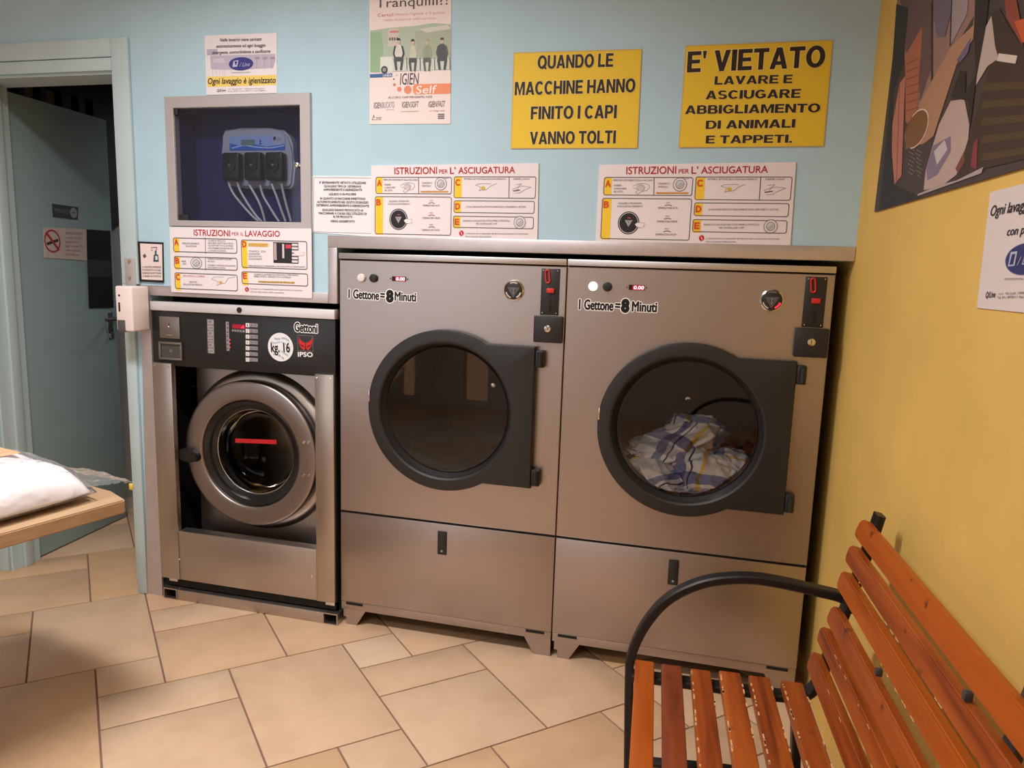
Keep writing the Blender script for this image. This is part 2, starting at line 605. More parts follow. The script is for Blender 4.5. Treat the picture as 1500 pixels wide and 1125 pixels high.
geo = nd(M_TILE, 'ShaderNodeNewGeometry')
rt = ramp(M_TILE, geo.outputs['Random Per Island'], [(0.0, s2l((214, 184, 154))), (0.35, s2l((208, 174, 142))), (0.6, s2l((212, 172, 130))), (0.8, s2l((218, 190, 162))), (1.0, s2l((206, 164, 124)))])
n1 = noise_tex(M_TILE, 'Object', 4.5, detail=8, rough=0.65)
r1 = ramp(M_TILE, n1.outputs['Fac'], [(0.3, (0.86, 0.83, 0.79)), (0.55, (1, 1, 1)), (0.75, (1.0, 0.95, 0.87))])
mx = nd(M_TILE, 'ShaderNodeMix', data_type='RGBA', blend_type='MULTIPLY')
mx.inputs[0].default_value = 1.0
lk(M_TILE, rt.outputs[0], mx.inputs[6])
lk(M_TILE, r1.outputs[0], mx.inputs[7])
lk(M_TILE, mx.outputs[2], bsdf(M_TILE).inputs['Base Color'])
n2 = noise_tex(M_TILE, 'Object', 30, detail=5)
bump(M_TILE, n2.outputs['Fac'], 0.12)
struct('floor', bm, [M_GROUT, M_TILE])

bm = nbm()
DX0, DX1, DZ = -1.53, -0.886, 1.987       # doorway
WX0, WX1, WZ = -0.781, -0.007, 1.191      # opening for the washer
GZ = 1.383                                 # opening for the dryers
NX0, NX1, NZ0, NZ1 = -0.645, -0.137, 1.462, 1.861   # niche
T = 0.13
for b in ((-3.2, DX0, 0, CEIL), (DX0, DX1, DZ, CEIL), (DX1, WX0, 0, CEIL), (WX0, NX0, WZ, CEIL), (NX1, WX1, WZ, CEIL),
          (NX0, NX1, WZ, NZ0), (NX0, NX1, NZ1, CEIL), (WX1, XR, GZ, CEIL)):
    add_box(bm, b[0], b[1], 0.0, T, b[2], b[3])
struct('wall_front', bm, M_TEAL)
bm = nbm()
add_box(bm, 0, 0.12, -4.5, 1.0, 0, CEIL)
struct('wall_right', bm, M_YEL, loc=(XR, 0, 0), rotz=BT)
bm = nbm()
add_box(bm, -3.3, -3.2, -4.4, 0.13, 0, CEIL)
struct('wall_left', bm, M_ROOM)
bm = nbm()
BY = -4.4
for b in ((-3.2, -2.9, 0, CEIL), (-2.9, -1.62, 0, 0.55), (-1.46, -0.95, 0, 0.55), (-0.70, -0.3, 0, 0.55), (-1.62, -1.46, 0, 0.04), (-0.95, -0.70, 0, 0.04), (-2.9, -0.3, 2.4, CEIL), (-0.3, 1.9, 0, CEIL)):
    add_box(bm, b[0], b[1], BY - 0.12, BY, b[2], b[3])
struct('wall_back', bm, M_ROOM)
bm = nbm()
for b in ((-2.9, -2.84, 0.55, 2.4), (-0.36, -0.3, 0.55, 2.4), (-2.84, -0.36, 0.55, 0.61), (-2.84, -0.36, 2.34, 2.4), (-1.63, -1.57, 0.61, 2.34)):
    add_box(bm, b[0], b[1], BY - 0.10, BY - 0.04, b[2], b[3])
w = struct('added_window_1', bm, M_WHITE)  # unseen window, added and widened to brighten reflections in the steel fronts
box_obj('pane', (-2.84, -0.36, BY - 0.075, BY - 0.069, 0.61, 2.34), M_GLASS, w)
for x0, x1 in ((-1.62, -1.46), (-0.95, -0.70)):  # low amber panes, added so warm strips reflect in the dryer glass
    box_obj('pane', (x0, x1, BY - 0.075, BY - 0.069, 0.04, 0.55), M_AMBER, w)
bm = nbm()
add_box(bm, -3.2, 1.9, -4.4, 0.0, CEIL, CEIL + 0.1)
struct('ceiling', bm, M_CEIL)

# dark space behind the machines and the back room beyond the door
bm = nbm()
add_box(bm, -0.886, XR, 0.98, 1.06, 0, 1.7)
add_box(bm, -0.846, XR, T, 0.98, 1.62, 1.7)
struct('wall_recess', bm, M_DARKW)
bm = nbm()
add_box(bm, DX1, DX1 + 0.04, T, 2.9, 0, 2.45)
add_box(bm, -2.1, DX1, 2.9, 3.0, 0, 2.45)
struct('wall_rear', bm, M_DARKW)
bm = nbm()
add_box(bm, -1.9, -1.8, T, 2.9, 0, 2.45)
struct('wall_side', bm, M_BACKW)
bm = nbm()
add_box(bm, -1.9, DX1 + 0.04, T, 3.0, 2.45, 2.5)
add_box(bm, -1.80, -1.75, T + 0.01, 2.88, 2.09, 2.44)
for y0, y1 in ((0.30, 0.33), (0.403, 0.433), (0.515, 0.545), (0.63, 0.66), (0.727, 0.762), (0.813, 1.00), (1.10, 1.14), (1.24, 1.28)):
    add_box(bm, -1.80, -1.755, y0, y1, 1.5, 2.09)
for k in range(7):
    y = 0.5 + k * 0.36
    add_box(bm, -1.75, DX1, y, y + 0.09, 2.25, 2.45)
struct('ceiling_rear', bm, M_BEAM)

# door frame, stops and leaf
bm = nbm()
for b in ((DX1, -0.842, 0, 1.228), (DX1, -0.815, 1.229, 2.10), (DX0 - 0.072, DX0, 0, 2.10), (DX0, DX1, DZ + 0.003, 2.034), (DX0, DX1, 2.037, 2.10)):
    add_box(bm, b[0], b[1], -0.014, 0.0, b[2], b[3], bev=0.003)
add_box(bm, DX0, DX0 + 0.012, 0.0, T, 0, DZ)
add_box(bm, DX0 + 0.012, DX0 + 0.03, 0.045, 0.085, 0, DZ, bev=0.003)
add_box(bm, DX1 - 0.012, DX1, 0.0, T, 0, DZ)
add_box(bm, DX0, DX1, 0.0, T, DZ - 0.006, DZ)
struct('trim_1', bm, M_TEALW)
LA = Vector((-1.528, 0.09, 0.0))
LD = Vector((-1.579 + 1.528, 0.724 - 0.09, 0)).normalized()
LROT = atan2(LD.y, LD.x)
LW = 0.612
bm = nbm()
add_box(bm, 0, LW, 0.0, 0.042, 0.006, 1.972, bev=0.002)
leaf = struct('door_1', bm, M_LEAF, loc=LA, rotz=LROT)
bm = nbm()
add_box(bm, 0.548, 0.582, -0.004, 0, 0.93, 1.06, bev=0.0015)
add_lathe_y(bm, 0.565, 0.948, [(0.013, -0.011), (0.015, -0.004)], 20, cap0=True)
obj('lock_plate', bm, M_CHROME, leaf)
bm = nbm()
add_tube(bm, [(0.565, -0.004, 1.03), (0.565, -0.045, 1.03), (0.55, -0.055, 1.03), (0.47, -0.055, 1.03)], 0.008, 10)
obj('door_handle', bm, M_GREYIRON, leaf)

# metal surround of the machine openings
bm = nbm()
TY = -0.010
add_prism(bm, [(-0.841, 0.0), (-0.772, 0.0), (-0.772, 1.228), (-0.810, 1.228)], TY, -0.0005)
add_box(bm, -0.772, -0.038, TY, -0.0005, WZ, 1.228, bev=0.002)
add_box(bm, -0.038, -0.003, TY, -0.0005, WZ, GZ, bev=0.002)
add_box(bm, -0.038, XR - 0.001, TY, -0.0005, GZ, 1.425, bev=0.002)
struct('trim_2', bm, M_TRIM)

# ================================================================== TUMBLE DRYERS
z3 = Zm(480, 350, 3.947)
z4 = Zm(520, 460, 3.75)
z5 = Zm(820, 350, 3.261)
z6 = Zm(850, 480, 3.749)
z7 = Zm(480, 740, 3.947)
DCX, DCZ, DR, DRI = 0.402, 0.845, 0.277, 0.2335
def rct(Zf, a, b, Y=0.0):
    x0, z1 = wp(*Zf(*a), Y)
    x1, z0 = wp(*Zf(*b), Y)
    return x0, x1, z0, z1
def star_angles(n, extra):
    A = [2 * pi * k / n for k in range(n)]
    for e in extra:
        e %= 2 * pi
        k = min(range(len(A)), key=lambda i: abs((A[i] - e + pi) % (2 * pi) - pi))
        A[k] = e
    return sorted(A)
def rect_r(a, x0, x1, z0, z1):
    c, s = cos(a), sin(a)
    t = 1e9
    if c > 1e-9: t = min(t, x1 / c)
    if c < -1e-9: t = min(t, x0 / c)
    if s > 1e-9: t = min(t, z1 / s)
    if s < -1e-9: t = min(t, z0 / s)
    return t
def ring_loops(bm, cx, cz, angs, specs, mi=0, **k):
    loops(bm, [[(cx + f(a) * cos(a), y, cz + f(a) * sin(a)) for a in angs] for f, y in specs], mi, **k)

def make_dryer(x, label, dial_red, lit, sticker):
    t = thing('tumble_dryer', label, 'tumble dryer', (x, 0, 0), 0, 'tumble dryers')
    W, ZS, ZB, ZT0, ZT1 = 0.8, 0.4387, 0.062, 1.3466, 1.3665
    g = 0.0016
    # casing
    bm = nbm()
    add_box(bm, g, g + 0.004, 0.004, 0.74, ZB, ZT1)
    add_box(bm, W - g - 0.004, W - g, 0.004, 0.74, ZB, ZT1)
    add_box(bm, g, W - g, 0.735, 0.74, ZB, ZT1)
    add_box(bm, g, W - g, 0.004, 0.74, ZT1 - 0.004, ZT1)
    add_box(bm, g, W - g, 0.004, 0.74, ZB, ZB + 0.01)
    add_box(bm, g + 0.004, W - g - 0.004, 0.012, 0.016, ZB, ZS + 0.02)
    obj('casing', bm, M_DRYBODY, t)
    # upper front with the round opening
    bm = nbm()
    px0, px1, pz0, pz1 = g - DCX, W - g - DCX, ZS + 0.004 - DCZ, ZT0 - 0.004 - DCZ
    angs = star_angles(120, [atan2(z_, x_) for x_ in (px0, px1) for z_ in (pz0, pz1)])
    fr = lambda a: rect_r(a, px0, px1, pz0, pz1)
    fr2 = lambda a: rect_r(a, px0 + 0.002, px1 - 0.002, pz0 + 0.002, pz1 - 0.002)
    ring_loops(bm, DCX, DCZ, angs, [(fr, 0.010), (fr, 0.0015), (fr2, 0.0), (lambda a: 0.236, 0.0), (lambda a: 0.232, 0.03)])
    obj('front_panel', bm, M_PANEL, t, angle=15)
    bm = nbm()
    add_box(bm, g, W - g, 0.0, 0.010, ZB + 0.030, ZS - 0.0035, bev=0.0022)
    obj('lower_panel', bm, M_PANEL, t)
    bm = nbm()
    add_box(bm, g + 0.001, W - g - 0.001, 0.002, 0.010, ZB - 0.002, ZB + 0.029, bev=0.001)
    for sx0 in (0.022, W - 0.092):
        add_box(bm, sx0, sx0 + 0.066, 0.0008, 0.004, ZB + 0.017, ZB + 0.027, mi=1)
    obj('plinth_rail', bm, [M_PANEL, M_DARK], t)
    bm = nbm()
    add_box(bm, g, W - g, -0.007, 0.02, ZT0, ZT1, bev=0.002)
    obj('top_strip', bm, M_ALU, t)
    for side in (0, 1):
        bm = nbm()
        P = [(0.022, 0.0), (0.062, 0.0), (0.098, ZB - 0.002), (0.010, ZB - 0.002), (0.010, 0.03), (0.022, 0.028)]
        if side:
            P = [(W - max(a - 0.02, 0.003) if a < 0.03 else W - a, b) for a, b in P]
        add_prism(bm, P, 0.004, 0.010)
        add_box(bm, *( (0.022, 0.055) if not side else (W - 0.055, W - 0.006)), 0.010, 0.06, 0.0, 0.006)
        obj('foot', bm, M_PANEL, t)
    for k in (0, 1):                                   # rear feet
        box_obj('foot', (0.05 + k * 0.65, 0.10 + k * 0.65, 0.62, 0.68, 0, ZB), M_DRYBODY, t)
    # drum
    bm = nbm()
    add_lathe_y(bm, DCX, DCZ, [(0.230, 0.025), (0.255, 0.05), (0.262, 0.08), (0.262, 0.58), (0.03, 0.60)], 72, cap1=True)
    for k in range(3):
        a = radians(100 + 120 * k)
        c, s = cos(a), sin(a)
        P = [(0.262, -0.035), (0.205, -0.008), (0.205, 0.008), (0.262, 0.035)]
        ring = [(DCX + r * c - w_ * s, DCZ + r * s + w_ * c) for r, w_ in P]
        add_prism(bm, ring, 0.10, 0.57)
    dr = obj('drum', bm, M_DRUM, t)
    bm = nbm()
    add_lathe_y(bm, DCX + 0.0, DCZ, [(0.012, 0.575), (0.018, 0.578), (0.020, 0.600)], 24, cap0=True)
    obj('hub', bm, M_CHROME, dr)
    # door: black ring and square hinge plate in one
    bm = nbm()
    hx0, hx1, hz = 0.0, 0.7126 - DCX, 0.2378
    def fo(off):
        def f(a):
            r = DR - off
            if cos(a) > 0:
                return max(r, rect_r(a, -1, hx1 - off, -hz + off, hz - off))
            return r
        return f
    am = math.asin(hz / DR)
    angs = star_angles(180, [atan2(hz, hx1), atan2(-hz, hx1), am, -am])
    ring_loops(bm, DCX, DCZ, angs, [(fo(0.004), -0.0015), (fo(0.0), -0.004), (fo(0.0), -0.030), (fo(0.0025), -0.0335), (fo(0.006), -0.0345),
        (lambda a: DRI + 0.006, -0.0345), (lambda a: DRI, -0.031), (lambda a: 0.224, -0.004), (lambda a: 0.216, 0.004), (lambda a: 0.214, 0.03), (lambda a: 0.2285, 0.032)])
    door = obj('door', bm, M_BLACK, t, angle=30)
    bm = nbm()
    add_lathe_y(bm, DCX, DCZ, [(0.2165, -0.004), (0.2165, -0.0005)], 72, cap0=True, cap1=True)
    obj('door_glass', bm, M_GLASS, door)
    for a, b in (((998, 198), (1028, 295)), ((970, 850), (1000, 945))):
        x0, x1, q0, q1 = rct(z4, a, b, -0.02)
        bm = nbm()
        add_box(bm, 0.7126, 0.741, -0.030, -0.0005, q0, q1, bev=0.004)
        add_tube(bm, [(0.729, -0.030, q0 + 0.006), (0.729, -0.030, q1 - 0.006)], 0.009, 10)
        obj('hinge', bm, M_BLACK, door)
    bm = nbm()
    add_box(bm, 0.1275, 0.1325, -0.037, -0.033, 0.86, 0.90, bev=0.0015)
    obj('catch_plate', bm, M_CHROME, door)
    # push buttons
    for (cx, cy), m_ in (((198, 225), M_LAMPON if lit else M_WHITE), ((268, 227), M_BLACK)):
        bx, bz = wp(*z3(cx, cy), 0)
        bm = nbm()
        add_lathe_y(bm, bx, bz, [(0.0145, 0.0), (0.0145, -0.007), (0.0125, -0.010), (0.006, -0.0115)], 32, cap1=True)
        obj('push_button', bm, m_, t)
    # digital display reading 0.00
    x0, x1, q0, q1 = rct(z3, (374, 216), (452, 246))
    s = Sheet((x0 + x, 0.0, q0))
    w_, h_ = x1 - x0, q1 - q0
    s.slab_l([(0, 0), (w_, 0), (w_, h_), (0, h_)], (36, 8, 12), 0.003)
    s.poly_l([(w_ * .24, h_ * .06), (w_ * .98, h_ * .06), (w_ * .98, h_ * .94), (w_ * .24, h_ * .94)], mat('display_red', (190, 20, 60), 0.3, emit=0.5), 1)
    s.text_l('0.00', (w_ * .32, h_ * .5), (w_ * .95, h_ * .5), h_ * .66, M_WHITEL, 0.012, 0.1)
    for dx in (-0.006, w_ + 0.006):
        s.disc_l((dx, h_ * .5), 0.0022, 0.0022, (50, 46, 46), 0, 10)
    s.finish('display', t)
    # programme dial
    kx, kz = wp(*z3(1077, 297), 0)
    bm = nbm()
    add_lathe_y(bm, kx, kz, [(0.0345, 0.0), (0.0335, -0.005), (0.030, -0.007), (0.0292, -0.005)], 48, mi=0)
    add_lathe_y(bm, kx, kz, [(0.0292, -0.005), (0.027, -0.006), (0.0, -0.006)], 48, mi=1)
    dial = obj('dial', bm, [M_CHROME, M_BLACK], t)
    s = Sheet((kx + x, -0.0062, kz))
    tri = [(-0.018, 0.008), (0.018, 0.008), (0.0, -0.021)]
    for k in (1.0, 0.62):
        s.line_l([(a * k, b * k) for a, b in tri], 0.0018, (120, 116, 114), 1, True)
    s.line_l([(-0.012, 0.002), (0.012, 0.002)], 0.002, (96, 92, 92), 1)
    s.line_l([(0, 0.004), (0, -0.012)], 0.003, (140, 136, 134), 1)
    on, off = M_WHITEL, (196, 188, 180)
    s.disc_l((0, 0), 0.0275, 0.0275, off if not dial_red else (110, 106, 104), 2, 10, rin=0.84, a0=radians(62), a1=radians(118))
    s.disc_l((0, 0), 0.0275, 0.0275, off, 2, 10, rin=0.84, a0=radians(195), a1=radians(250))
    s.disc_l((0, 0), 0.0275, 0.0275, M_REDL if dial_red else off, 2, 10, rin=0.80, a0=radians(295), a1=radians(345))
    dm = s.finish('dial_marking', t)
    dm.parent = dial
    # token acceptor
    x0, x1, q0, q1 = 0.7172, 0.7774, wp(*z3(1235, 438), 0)[1], 1.335
    bm = nbm()
    add_box(bm, x0, x1, -0.004, -0.0005, q0, q1, bev=0.0015)
    for a in (x0 + 0.007, x1 - 0.007):
        for b in (q0 + 0.007, q1 - 0.006):
            add_lathe_y(bm, a, b, [(0.0022, -0.004), (0.0018, -0.0055)], 10, mi=1, cap1=True)
    add_box(bm, x0 + 0.029, x0 + 0.036, -0.0052, -0.004, q0 + 0.010, q0 + 0.052, mi=2, bev=0.0004)
    acc = obj('token_acceptor', bm, [M_BLACK, M_CHROME, M_DARK], t)
    cx, cz = wp(*z3(1274, 217), 0)
    ov = []
    for k in range(28):
        a = 2 * pi * k / 28
        px_, pz_ = 0.0062 * cos(a), 0.0062 * sin(a) + (0.014 if sin(a) > 0 else -0.014)
        r_ = radians(6)
        ov.append((cx + px_ * cos(r_) - pz_ * sin(r_), -0.007, cz + px_ * sin(r_) + pz_ * cos(r_)))
    bm = nbm()
    add_tube(bm, ov + ov[:2], 0.0027, 8)
    obj('token_slot', bm, M_RED, acc)
    b = rct(z3, (1270, 284), (1312, 313))
    box_obj('reject_button', (b[0], b[1], -0.012, -0.004, b[2], b[3]), M_RED, acc, 0.0015)
    # coin box
    b = rct(z3, (1198, 440), (1358, 603))
    bm = nbm()
    add_box(bm, b[0], b[1], -0.016, -0.0005, b[2], b[3], bev=0.004)
    cb = obj('coin_box', bm, M_BLACK, t)
    lx, lz = wp(*z3(1272, 519), -0.016)
    bm = nbm()
    add_lathe_y(bm, lx, lz, [(0.0115, -0.0155), (0.0110, -0.019), (0.007, -0.020), (0.0065, -0.0185), (0.0, -0.0185)], 28)
    add_box(bm, lx - 0.0012, lx + 0.0012, -0.0195, -0.0184, lz - 0.0045, lz + 0.0045, mi=1)
    obj('lock', bm, [M_CHROME, M_DARK], cb)
    # lower latch
    b = rct(z7, (638, 146), (687, 288))
    bm = nbm()
    add_box(bm, b[0], b[1], -0.005, -0.0003, b[2], b[3], bev=0.0025)
    add_box(bm, b[0] + 0.005, b[1] - 0.005, -0.0075, -0.004, b[2] + 0.026, b[3] - 0.008, bev=0.0015)
    add_lathe_y(bm, (b[0] + b[1]) / 2, b[2] + 0.014, [(0.004, -0.0045), (0.004, -0.0062)], 12, mi=1, cap1=True)
    obj('latch', bm, [M_BLACK, M_GREYP], t)
    # lettering stickers
    for txt, a, b_, h, bold in sticker:
        s = Sheet((x, -0.0002, 0))
        s.text(txt, a, b_, h, (20, 20, 22), bold + 0.022, 0.0, 1, (246, 242, 242), 0.06, res=4)
        st = s.finish('sticker', t)
    return t
L1 = [('1 Gettone', z3(122, 316), z3(296, 327), 12.5, 0.008), ('=', z3(306, 326), z3(329, 328), 12.5, 0.01),
      ('8', z3(343, 331), z3(376, 332), 15.5, 0.05), ('Minuti', z3(389, 330), z3(510, 336), 12.5, 0.008)]
L2 = [('1 Gettone', z5(93, 312), z5(255, 319), 14.0, 0.008), ('=', z5(266, 318), z5(288, 320), 13, 0.01),
      ('8', z5(298, 319), z5(328, 320), 17, 0.05), ('Minuti', z5(346, 322), z5(463, 326), 14.0, 0.008)]
make_dryer(0.0, 'taupe coin tumble dryer with empty dark drum, between washer and other dryer', False, False, L1)
make_dryer(0.8, 'taupe coin tumble dryer with checked laundry in its drum, beside yellow wall', True, True, L2)

# laundry: one crumpled checked cover heaped in the right drum
M_PLAID = mat('checked_cotton', (200, 200, 205), 0.9, spec=0.1)
uvn = nd(M_PLAID, 'ShaderNodeUVMap')
sx = nd(M_PLAID, 'ShaderNodeSeparateXYZ')
lk(M_PLAID, uvn.outputs[0], sx.inputs[0])
def stripes(axis, stops, freq):
    mu = nd(M_PLAID, 'ShaderNodeMath', operation='MULTIPLY')
    mu.inputs[1].default_value = freq
    lk(M_PLAID, sx.outputs[axis], mu.inputs[0])
    fr = nd(M_PLAID, 'ShaderNodeMath', operation='FRACT')
    lk(M_PLAID, mu.outputs[0], fr.inputs[0])
    r = ramp(M_PLAID, fr.outputs[0], stops)
    r.color_ramp.interpolation = 'CONSTANT'
    return r
wh, gr, bl, dk, ye = s2l((250, 249, 250)), s2l((200, 204, 216)), s2l((136, 148, 190)), s2l((80, 92, 140)), s2l((250, 218, 116))
ra = stripes(0, [(0.0, wh), (0.30, bl), (0.46, wh), (0.52, dk), (0.55, wh), (0.70, ye), (0.77, wh)], 1.0)
rb = stripes(1, [(0.0, wh), (0.34, gr), (0.58, wh), (0.64, bl), (0.86, wh)], 1.0)
mx = nd(M_PLAID, 'ShaderNodeMix', data_type='RGBA', blend_type='MULTIPLY')
mx.inputs[0].default_value = 1.0
lk(M_PLAID, ra.outputs[0], mx.inputs[6])
lk(M_PLAID, rb.outputs[0], mx.inputs[7])
lk(M_PLAID, mx.outputs[2], bsdf(M_PLAID).inputs['Base Color'])
def add_lump(bm, uvl, c, size, tilt, uvrot, seed, seg=90, rings=56):
    c = Vector(c)
    R = Matrix.Rotation(radians(tilt), 3, 'Y')
    grid = []
    for i in range(rings + 1):
        th = pi * i / rings
        row = []
        for j in range(seg + 1):
            ph = 2 * pi * (j % seg) / seg
            d = Vector((sin(th) * cos(ph), sin(th) * sin(ph), cos(th)))
            q = d * 1.6 + Vector((seed * 7.3, seed * 3.1, seed))
            w = Vector((noise.noise(q * 0.9), noise.noise(q * 0.9 + Vector((9, 2, 4))), noise.noise(q * 0.9 + Vector((3, 8, 1)))))
            q2 = q + w * 0.9
            f = 0.20 * noise.noise(q * 1.1) - 0.30 * (abs(noise.noise(q2 * 1.25)) ** 0.8 - 0.25) - 0.12 * (abs(noise.noise(q2 * 2.7)) - .2)
            p = Vector((d.x * size[0], d.y * size[1], d.z * size[2])) * 1.1 * (1.0 + f)
            p = R @ p + c
            dx, dz = p.x - (0.8 + DCX), p.z - DCZ
            rr = sqrt(dx * dx + dz * dz)
            if rr > 0.252:
                p.x, p.z = 0.8 + DCX + dx * 0.252 / rr, DCZ + dz * 0.252 / rr
            lim = 0.212 if p.y < 0.05 else 0.252
            dx, dz = p.x - (0.8 + DCX), p.z - DCZ
            rr = sqrt(dx * dx + dz * dz)
            if rr > lim:
                p.x, p.z = 0.8 + DCX + dx * lim / rr, DCZ + dz * lim / rr
            p.y = max(p.y, 0.004)
            row.append((p, d, w))
        grid.append(row)
    V = [[bm.verts.new(grid[i][j][0]) for j in range(seg)] for i in range(rings + 1)]
    ca, sa = cos(uvrot), sin(uvrot)
    def uv(i, j):
        p, d, w = grid[i][j]
        a, b = (p.x - c.x) + 0.02 * w.x, (p.z - c.z) * 1.2 + (p.y - c.y) * 0.5 + 0.02 * w.y
        return ((a * ca - b * sa) * 5.2 + seed * 0.37, (a * sa + b * ca) * 5.2 + seed * 0.61)
    for i in range(rings):
        for j in range(seg):
            k = (j + 1) % seg
            try:
                f = bm.faces.new((V[i][j], V[i + 1][j], V[i + 1][k], V[i][k]))
            except ValueError:
                continue
            for l, (a, b) in zip(f.loops, ((i, j), (i + 1, j), (i + 1, j + 1), (i, j + 1))):
                l[uvl].uv = uv(a, b)
bm = nbm()
uvl = bm.loops.layers.uv.new('UVMap')
def lc(px, py, Y):
    x_, z_ = wp(*z6(px, py), Y)
    return (x_, Y, z_)
add_lump(bm, uvl, lc(480, 650, 0.19), (0.155, 0.09, 0.060), -22, 0.5, 1.0)
add_lump(bm, uvl, lc(620, 590, 0.26), (0.10, 0.09, 0.07), -10, 0.2, 2.3)
add_lump(bm, uvl, lc(430, 850, 0.10), (0.105, 0.085, 0.065), 18, 1.1, 3.7)
add_lump(bm, uvl, lc(680, 800, 0.10), (0.095, 0.08, 0.070), 12, 0.12, 4.9)
add_lump(bm, uvl, lc(840, 780, 0.14), (0.085, 0.09, 0.055), 20, 1.9, 5.2)
add_lump(bm, uvl, lc(610, 930, 0.09), (0.12, 0.07, 0.045), 0, 0.8, 6.6)
add_lump(bm, uvl, lc(330, 760, 0.16), (0.09, 0.09, 0.05), 10, 2.2, 7.1)
add_lump(bm, uvl, lc(620, 800, 0.28), (0.20, 0.12, 0.11), 0, 1.4, 8.4)
lo_ = obj('laundry', bm, M_PLAID, angle=80)
tag(lo_, 'crumpled blue, white and yellow checked laundry lying in the right dryer drum', 'laundry')

# ================================================================== WASHING MACHINE
w5 = Zm(200, 420, 4.328)
w6 = Zm(200, 660, 4.019)
t = thing('washing_machine', 'stainless steel front loading coin washer with black control panel, left of the dryers', 'washing machine', (-0.39, 0, 0))
OX = 0.39
def wobj(name, bm, m, parent=None, **k):
    o = obj(name, bm, m, parent or t, **k)
    if parent is None:
        o.location = (OX, 0, 0)
    return o
bm = nbm()
WL, WR = -0.768, -0.014
add_box(bm, WL, WL + 0.004, 0.0, 0.72, 0.05, 1.165)
add_box(bm, WR - 0.004, WR, 0.0, 0.72, 0.05, 1.165)
add_box(bm, WL, WR, 0.716, 0.72, 0.05, 1.165)
add_box(bm, WL, WR, 0.0, 0.72, 1.16, 1.165)
add_box(bm, WL, WR, 0.0, 0.72, 0.05, 0.078)
wobj('casing', bm, M_DARK)
bm = nbm()
add_box(bm, -0.7705, -0.012, -0.012, 0.03, 1.1355, 1.1695, bev=0.004)
lid = wobj('top_strip', bm, mat('pale_strip', (222, 218, 220), 0.4, 0.3))
kx, kz = wp(*w5(652, 148), -0.012)
bm = nbm()
add_lathe_y(bm, kx, kz, [(0.0105, -0.012), (0.010, -0.0145), (0.006, -0.015), (0.0, -0.014)], 24)
wobj('keyhole', bm, M_BLACK, lid)
bm = nbm()
add_box(bm, -0.769, -0.013, -0.006, 0.02, 0.930, 1.1345, bev=0.002)
cp = wobj('control_panel', bm, M_BLACKP)
YP = -0.006
def wrect(a, b, Y=YP):
    return rct(w5, a, b, Y)
b = wrect((147, 186), (279, 331))
bm = nbm()
add_box(bm, b[0], b[1], -0.010, YP, b[2], b[3], bev=0.001)
mxx, mzz = (b[0] + b[1]) / 2, (b[2] + b[3]) / 2
add_box(bm, mxx - 0.0015, mxx + 0.0015, -0.0106, -0.0099, mzz - 0.004, mzz + 0.016, mi=1)
add_box(bm, mxx - 0.009, mxx + 0.011, -0.012, -0.0099, mzz - 0.031, mzz - 0.026, mi=2)
add_lathe_y(bm, mxx - 0.004, mzz + 0.002, [(0.006, -0.0098), (0.004, -0.012)], 12, mi=2, cap1=True)
wobj('coin_plate', bm, [mat('coin_plate_steel', (142, 134, 130), .4, .8), M_DARK, M_CHROME], cp)
b = wrect((146, 345), (296, 468))
bm = nbm()
for q in ((b[0], b[1], b[2], b[2] + .008), (b[0], b[1], b[3] - .008, b[3]), (b[0], b[0] + .008, b[2] + .008, b[3] - .008), (b[1] - .008, b[1], b[2] + .008, b[3] - .008)):
    add_box(bm, q[0], q[1], -0.014, YP, q[2], q[3], bev=0.001)
add_box(bm, b[0] + .008, b[1] - .008, -0.0075, YP, b[2] + .008, b[3] - .008, mi=1)
add_lathe_y(bm, (b[0] + b[1]) / 2, (b[2] + b[3]) / 2, [(0.007, -0.0075), (0.006, -0.009), (0.003, -0.0085)], 16, cap1=True)
wobj('coin_return', bm, [mat('coin_plate_steel', (142, 134, 130)), mat('return_well', (86, 84, 84), .45, .4)], cp)
def on_panel(name, fn, parent=cp):
    s = Sheet((-0.39, YP, 0))
    fn(s)
    o = s.finish(name, t)
    o.parent = parent
    o.location = (-0.39, YP, 0)
    return o
def icons(s):
    s.rect(w5(447, 205), w5(495, 425), (168, 160, 160), 1)
    for k in range(6):
        y = 207 + k * 36.5
        s.rrect(w5(449, y), w5(492, y + 33), 1, 0.5, (90, 84, 86), 2)
        for q in range(2 + k % 2):
            s.rect(w5(458 + q * 10, y + 8 + (k * 5) % 9), w5(465 + q * 10, y + 22), (96, 92, 96), 2)
on_panel('programme_legend', icons)
def lamps_(s):
    s.rect(w5(566, 222), w5(590, 408), (160, 152, 152), 1)
    for k in range(7):
        y = 226 + k * 26
        s.line([w5(567, y + 24), w5(589, y + 24)], 0.0007, (60, 58, 60), 2)
        s.rect(w5(573, y + 4), w5(583, y + 16), (88, 84, 88), 2)
    for k in (4, 5, 6):
        s.disc(w5(593, 240 + k * 24), 0.7, 1.0, M_REDL, 2, seg=8)
on_panel('indicator_column', lamps_)
def disp(s):
    s.rect(w5(606, 237), w5(688, 268), mat('dim_red_display', (150, 22, 40), 0.3, emit=0.3), 1)
    s.poly([w5(664, 262), w5(676, 242), w5(686, 264)], M_REDL, 2)
    s.rect(w5(605, 271), w5(686, 289), (150, 142, 144), 1)
    for k in range(4):
        s.rect(w5(614 + k * 17, 275), w5(622 + k * 17, 285), (70, 66, 68), 2)
on_panel('display', disp)
